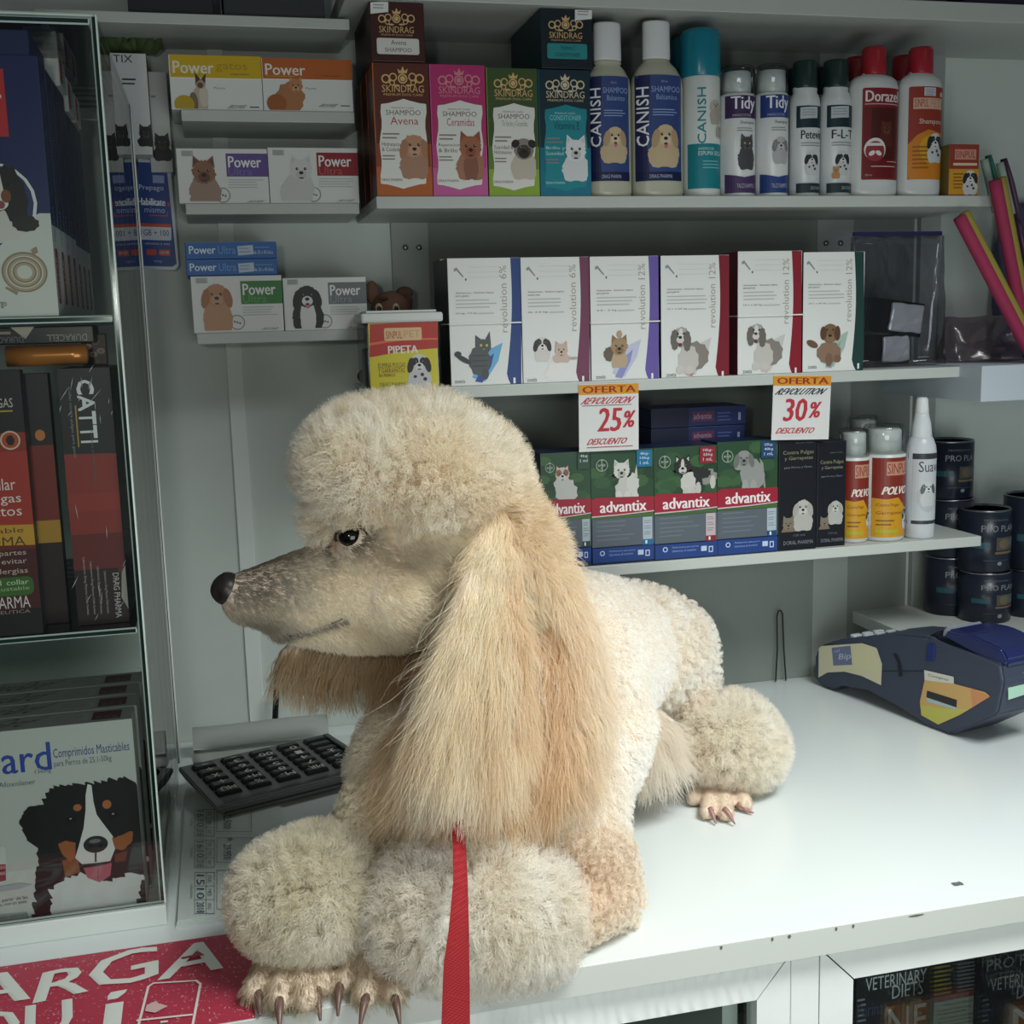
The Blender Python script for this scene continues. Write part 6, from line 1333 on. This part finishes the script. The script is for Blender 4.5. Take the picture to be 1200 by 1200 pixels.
def grow(name, tags, N, L, dirf, curl=(.002, 9), clump=.5, per=10, rad=.00022, cols=('e8dcc4', 'd8c7a6'), npt=7, cfun=None, keep=None, sag=0, lvar=.35, label=None):
    idx = np.where(np.isin(tt, [T_ID[t] for t in tags]) & (tc_[:, 2] > ZC+.003))[0]
    if len(idx) == 0: return
    w_ = ta_[idx]; pick = idx[RNG.choice(len(idx), N, p=w_/w_.sum())]
    u = RNG.random((N, 2)); fl = u.sum(1) > 1; u[fl] = 1-u[fl]; bc = np.stack([1-u.sum(1), u[:, 0], u[:, 1]], 1)
    P = (vc[tri[pick]]*bc[..., None]).sum(1); Nn = (vn[tri[pick]]*bc[..., None]).sum(1); Nn /= np.linalg.norm(Nn, axis=1)[:, None]+1e-9
    if keep is not None:
        k = keep(P, topx(P)); P, Nn = P[k], Nn[k]
    N = len(P); px = topx(P)
    kd = KDTree(max(1, N//per)); gi = RNG.choice(N, max(1, N//per), replace=False)
    for j, i in enumerate(gi): kd.insert(Vector(P[i]), j)
    kd.balance(); own = np.array([kd.find(Vector(p))[1] for p in P]); g = gi[own]
    Ls = (L(P, px) if callable(L) else np.full(N, L))
    Lh = Ls*(1-lvar*RNG.random(N))
    D = dirf(P, Nn, px); D /= np.linalg.norm(D, axis=1)[:, None]+1e-9
    D2 = D + RNG.normal(0, .16, (N, 3)); D2 /= np.linalg.norm(D2, axis=1)[:, None]
    t = np.linspace(0, 1, npt)[None, :, None]
    Q = P[:, None] + D2[:, None]*Lh[:, None, None]*t
    if sag: Q[..., 2] -= sag*Lh[:, None]*t[..., 0]**2
    tip = P[g] + D[g]*Ls[g][:, None]*.95 + np.stack([RNG.normal(0, .12, N)[g]]*3, 1)*0
    if sag: tip[:, 2] -= sag*Ls[g]
    Q += (tip-Q[:, -1])[:, None]*clump*t**1.6
    a = np.cross(D, [0.3, .2, 1]); a /= np.linalg.norm(a, axis=1)[:, None]+1e-9; b = np.cross(D, a)
    ph = RNG.random(N)[g][:, None]*6.28 + RNG.normal(0, .5, N)[:, None]; fr = curl[1]*(.8+.4*RNG.random(N)[g])[:, None]
    am = curl[0]*(.5+RNG.random(N))[:, None]*np.minimum(t[..., 0]*1.6, 1)
    Q += (am*np.cos(ph+fr*t[..., 0]))[..., None]*a[:, None] + (am*np.sin(ph+fr*t[..., 0]))[..., None]*b[:, None]
    # stay above the counter
    on = (Q[..., 1] > CY0) ; Q[..., 2] = np.where(on, np.maximum(Q[..., 2], ZC+.0008), Q[..., 2])
    Q -= np.array(org)
    hc = bpy.data.hair_curves.new(name); hc.add_curves([npt]*N)
    hc.attributes['position'].data.foreach_set('vector', Q.reshape(-1).astype(np.float32))
    ra = hc.attributes.get('radius') or hc.attributes.new('radius', 'FLOAT', 'POINT')
    ra.data.foreach_set('value', np.tile(rad*np.linspace(1.1, .35, npt), N).astype(np.float32))
    mixv = np.clip(.5+.9*noise3(P[gi], 28)[own]+RNG.normal(0, .16, N), 0, 1)
    C = rgbv(cols[0])[None]*(1-mixv[:, None]) + rgbv(cols[1])[None]*mixv[:, None]
    if cfun is not None: C = cfun(P, px, C)
    C = np.clip(C*(1+RNG.normal(0, .05, N))[:, None], 0, 1)
    ca = hc.attributes.new('tint', 'FLOAT_COLOR', 'CURVE'); ca.data.foreach_set('color', np.concatenate([C, np.ones((N, 1))], 1).astype(np.float32).reshape(-1))
    o = bpy.data.objects.new(name, hc); COL.objects.link(o); hc.materials.append(hairm); o.parent = dog; o['kind'] = 'stuff'
    if label: o['label'] = label
    return o
DN = np.array([0, 0, -1.])
def nrm(P, N, px): return N*1.0
def mixd(wn, wd, ex=(0, 0, 0)): return lambda P, N, px: N*wn + DN*wd + np.array(ex)
def mixc(C, h, w): w = np.clip(w, 0, 1)[:, None]; return C*(1-w)+rgbv(h)[None]*w
def ell_w(px, x, y, rx, ry, soft=.35):
    d = np.sqrt(((px[:, 0]-x)/rx)**2+((px[:, 1]-y)/ry)**2); return np.clip((1+soft-d)/(2*soft), 0, 1)
EYE = (411, 629)
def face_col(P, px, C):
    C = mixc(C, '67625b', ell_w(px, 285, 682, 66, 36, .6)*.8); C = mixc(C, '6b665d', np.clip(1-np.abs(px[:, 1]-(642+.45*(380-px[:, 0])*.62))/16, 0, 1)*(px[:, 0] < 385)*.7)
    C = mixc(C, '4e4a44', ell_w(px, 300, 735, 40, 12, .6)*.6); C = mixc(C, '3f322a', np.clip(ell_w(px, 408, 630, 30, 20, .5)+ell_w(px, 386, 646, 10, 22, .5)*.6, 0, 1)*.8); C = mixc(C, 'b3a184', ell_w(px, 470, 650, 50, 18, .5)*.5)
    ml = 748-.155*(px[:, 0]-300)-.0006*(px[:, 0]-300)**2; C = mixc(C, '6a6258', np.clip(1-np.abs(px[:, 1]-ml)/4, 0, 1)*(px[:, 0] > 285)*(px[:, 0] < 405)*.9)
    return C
def no_eye(P, px): return ~((((px[:, 0]-EYE[0])/13)**2+((px[:, 1]-EYE[1])/10)**2 < 1) & (P[:, 1] < 1.02)) & ~((px[:, 0] < 261) & (px[:, 1] < 709))
WT = dict(cols=('ebe0c9', 'dccbab'))
grow('topknot_hair', ['topknot'], 40000, lambda P, px: .028-.010*np.clip((px[:, 1]-560)/40, 0, 1)*(px[:, 0] < 480)+(.012+.045*np.clip((px[:, 1]-640)/70, 0, 1))*np.clip((px[:, 1]-600)/40, 0, 1)*(px[:, 0] > 540)*(.5+.6*RNG.random(len(px))), lambda P, N, px: N+np.array([0, 0, .15])+DN*np.clip((px[:, 1]-610)/60, 0, 1)[:, None]*1.8, (.0024, 8), .5, 12, cols=('fcf8ef', 'f5ebd6'), keep=lambda P, px: ~(((px[:, 1] > 606) & (px[:, 0] >= 396) & (px[:, 0] < 470)) | ((px[:, 1] > 632) & (px[:, 0] < 396))),
     cfun=lambda P, px, C: mixc(C, 'f0dcba', ell_w(px, 625, 650, 80, 80, .5)*.75))
grow('face_hair', ['face'], 60000, lambda P, px: .0075+.006*ell_w(px, 380, 612, 30, 20, .5)+.006*ell_w(px, 430, 752, 60, 12, .5)+.010*np.clip((px[:, 0]-440)/120, 0, 1)+.004*ell_w(px, 360, 745, 90, 14), lambda P, N, px: N*.45+np.array([.75, 0, -.35]), (.0005, 4), .2, 8, rad=.00024, cols=('f6efdc', 'ebe0c6'), cfun=face_col, keep=no_eye)
def strandmix(h1, h2, h3, sc=60):
    def f(P, px, C):
        n = noise3(np.stack([px[:, 0]/1300, P[:, 1]*.3, px[:, 1]/9000], 1), sc, 3)
        return mixc(mixc(C, h1, np.clip(n*1.6, 0, 1)*.8), h2, np.clip(-n*1.6, 0, 1)*.8)
    return f
sm1 = strandmix('fbf4e2', 'e6c9a2', ''); 
grow('ear_hair', ['ear'], 17000, lambda P, px: np.where(px[:, 1] < 640, .040, .040+.048*np.clip((px[:, 1]-640)/200, 0, 1))*(.75+.35*RNG.random(len(px))), lambda P, N, px: N*np.where(px[:, 1] < 650, .5, .3)[:, None]+DN+np.stack([(px[:, 0]-560)/700, np.zeros(len(px)), np.zeros(len(px))], 1), (.0045, 4.2), .58, 26, rad=.0002, cols=('faf0da', 'f0dbb8'), npt=11, lvar=.6,
     cfun=lambda P, px, C: mixc(sm1(P, px, C), 'faf3de', ell_w(px, 548, 690, 36, 120, .5)*.6), label='long tan ear hair')
grow('flyaway_hair', ['ear', 'mane'], 2200, lambda P, px: .05+.05*RNG.random(len(px)), lambda P, N, px: N*.5+DN+np.stack([(px[:, 0]-580)/300, np.zeros(len(px)), np.zeros(len(px))], 1), (.007, 3.5), .15, 4, rad=.00016, cols=('fdf6e6', 'f0dcb8'), npt=12, lvar=.6)
grow('far_ear_hair', ['far_ear'], 5000, .042, mixd(.5, 1), (.002, 5), .5, 24, cols=('e2cfae', 'cfb58c'), npt=8)
grow('mane_hair', ['mane'], 30000, lambda P, px: (.028+.036*np.clip((px[:, 1]-600)/220, 0, 1))*(.7+.45*RNG.random(len(px))), lambda P, N, px: N*.45+DN+np.stack([.12+(px[:, 0]-640)/500, np.zeros(len(px)), np.zeros(len(px))], 1), (.0042, 4.5), .55, 24, rad=.0002, cols=('f6e6c9', 'ecd0a8'), npt=10, lvar=.6,
     cfun=lambda P, px, C: mixc(mixc(sm1(P, px, C), 'fbf5ea', np.clip((px[:, 0]-650)/50, 0, 1)*.85), 'e8c8a0', ell_w(px, 640, 830, 40, 110, .5)*.35))
grow('body_coat', ['body'], 48000, .0115, lambda P, N, px: N+DN*.6, (.0011, 7), .5, 10, cols=('fffdf9', 'faf5ec'), cfun=lambda P, px, C: mixc(C, 'f4eed8', np.clip((490-px[:, 0])/40, 0, 1)*.6))
grow('thigh_coat', ['thigh'], 22000, .015, lambda P, N, px: N+DN*.3, (.002, 9), .68, 20, cols=('fffdf8', 'f8f1e6'))
grow('belly_hair', ['belly'], 2600, .055, mixd(.6, 1, (.25, 0, 0)), (.004, 4), .5, 14, cols=('f8f1e6', 'e8dcca'), npt=8, lvar=.6)
grow('leg_coat', ['leg'], 15000, .012, lambda P, N, px: N+DN*.2, (.0022, 9), .75, 20, cols=('fdf9f0', 'f5ecdd'), cfun=lambda P, px, C: mixc(mixc(C, 'ecd8c0', ell_w(px, 680, 1030, 60, 60, .5)*.7), 'f4eed6', np.clip((500-px[:, 0])/60, 0, 1)*.6))
PC = dict(curl=(.0026, 9), clump=.5, per=12)
grow('front_pompom_hair', ['bracelet_near'], 30000, .028, lambda P, N, px: N+DN*.15, cols=('fdfaf4', 'f3ede0'), **PC)
grow('front_pompom_hair', ['bracelet_far'], 23000, .028, lambda P, N, px: N+DN*.12, cols=('f9f5e9', 'ece5cf'), **PC)
grow('hind_pompom_hair', ['bracelet_hind'], 17000, .030, lambda P, N, px: N+DN*.1+np.array([.1, 0, .1]), cols=('fdf9f0', 'f5ecdc'), **PC)
grow('paw_hair', ['paw'], 9000, lambda P, px: np.where(px[:, 0] > 700, .0028, .010), lambda P, N, px: N*.6+DN*.5+np.array([0, -.8, 0]), (.0006, 4), .4, 8, rad=.00016, cols=('cdbfa4', 'b3a486'), cfun=lambda P, px, C: np.where((px[:, 0] > 700)[:, None], rgbv('e0c9b8')[None], C))
# eye, nose, lips, claws
def dpart(name, me, m, loc): o = link(name, me, m, dog, Vector(loc)-org); return o
def sph_me(name, rx, ry, rz, sub=3):
    bm = bmesh.new(); bmesh.ops.create_icosphere(bm, subdivisions=sub, radius=1, matrix=Matrix.Diagonal((rx, ry, rz, 1))); return mesh_of(bm, name, True)
# depth of the head surface under a pixel
from mathutils.bvhtree import BVHTree
bv = BVHTree.FromPolygons([Vector(v) for v in vc], [tuple(t) for t in tri])
def surf(x, y):
    d = ray(x, y).normalized(); h = bv.ray_cast(CAM, d); return h[0], h[1]
es_, en_ = surf(*EYE)
ey = dpart('eye', sph_me('eye', .0105, .0080, .0090), mat('070504', .14, .5), es_ + Vector((0, .0022, 0)))
lid = dpart('eyelid', tube_me('eyelid', [es_-Vector(org)*0-es_ + Vector((.0135*math.cos(a), -.0045-.003*math.sin(a), .0092*math.sin(a)+.001)) for a in np.linspace(-.2, 3.5, 16)], .0013, 8), mat('2a211d', .5), es_)
lpts = [surf(x, y) for x, y in ((278, 735), (292, 741), (312, 746), (340, 743), (366, 735), (386, 729), (402, 722))]; lpts = [q for q in lpts if q[0] is not None]
lb_ = lpts[0][0]; dpart('lips', tube_me('lips', [p-lb_+n*.0030 for p, n in lpts if p is not None], .0007, 8), mat('4a4039', .7), lb_)
nb = bmesh.new(); c0 = atY(265, 690, 1.03)
bmesh.ops.create_icosphere(nb, subdivisions=4, radius=1, matrix=Matrix.Diagonal((.0145, .0165, .0145, 1)))
for v in nb.verts:
    if v.co.x < -.004 and v.co.z > 0: v.co.x += .002*abs(v.co.z)/.0145
    for sg in (-1, 1):
        d = (v.co-Vector((-.0075, sg*.010, -.002))).length
        if d < .006: v.co += Vector((.004, -sg*.004, 0))*(1-d/.006)
dpart('nose', mesh_of(nb, 'nose', True), mat('2a2725', .38, .45, grain=.3), c0+Vector((.001, 0, 0)))
def claw(p, d, r=.0036, c='7d5f5a'):
    p = Vector(p); d = Vector(d); pts = [d*t+Vector((0, 0, -.010*t*t)) for t in np.linspace(0, 1, 7)]
    for q in pts: q.z = max(q.z, ZC+r*1.05*(1 if q.y+p.y > CY0-.006 else -1)-p.z) if q.y+p.y > CY0-.006 else q.z
    o = dpart('claw', tube_me('claw', pts, lambda t: r*(1-.75*t**1.5), 10), mat(c, .35, .5), p)
for x, y, dx in ((303, 1166, 0), (328, 1176, -.002), (372, 1164, .0), (399, 1158, -.005), (430, 1172, -.009), (463, 1172, .001)):
    p, n = surf(x, y) 
    if p is None: p = atZ(x, y, ZC+.008)
    claw(p+Vector((0, .004, .001)), (dx, -.024, -.004), .0042, '6a5148')
for x, y, dx in ((833, 950, .001), (850, 950, .006), (866, 944, .012)):
    p, n = surf(x, y)
    if p is None: p = atZ(x, y, ZC+.006)
    claw(p+Vector((0, .003, .001)), (dx, -.016, -.004), .0034, '9a7068')
# red leash
lp = [(537, 962, .925, 15), (538, 985, .912, 14), (539.5, 1030, .87, 16), (538, 1080, .82, 22), (535, 1130, .765, 30), (534, 1200, .69, 41), (533, 1330, .60, 52)]
lw = .0185; rows = []
bm = bmesh.new(); P_ = [(atY(x, y, Y), wpx*pk(atY(x, y, Y))) for x, y, Y, wpx in lp]
fine = []
for (a, wa), (b, wb) in zip(P_, P_[1:]):
    for i in range(8): t = i/8; fine.append((a+(b-a)*t, wa+(wb-wa)*t))
fine.append(P_[-1])
for i, (p, wv) in enumerate(fine):
    c = min(wv/lw, 1); s_ = math.sqrt(max(0, 1-c*c)); d = RT*c + FW*s_
    rows.append([bm.verts.new(p + d*lw*(k-.5)) for k in np.linspace(0, 1, 5)])
for A, B in zip(rows, rows[1:]):
    for k in range(4): bm.faces.new([A[k], A[k+1], B[k+1], B[k]])
bmesh.ops.solidify(bm, geom=bm.faces[:], thickness=.0016)
lm = mat('c83a42', .6, .25, name='red_webbing'); nt = lm.node_tree; bs = nt.nodes['Principled BSDF']
tcn = nt.nodes.new('ShaderNodeTexCoord'); wv_ = nt.nodes.new('ShaderNodeTexChecker'); wv_.inputs['Scale'].default_value = 520; wv_.inputs[1].default_value = (*rgb('d2454c'), 1); wv_.inputs[2].default_value = (*rgb('b02f38'), 1)
bp = nt.nodes.new('ShaderNodeBump'); bp.inputs['Strength'].default_value = .5; bp.inputs['Distance'].default_value = .0006
nt.links.new(tcn.outputs['Object'], wv_.inputs[0]); nt.links.new(wv_.outputs[0], bs.inputs['Base Color']); nt.links.new(wv_.outputs[1], bp.inputs['Height']); nt.links.new(bp.outputs[0], bs.inputs['Normal'])
o = link('leash', mesh_of(bm, 'leash', True), lm); tag(o, 'red woven leash hanging from the dog chest towards the viewer', 'leash')
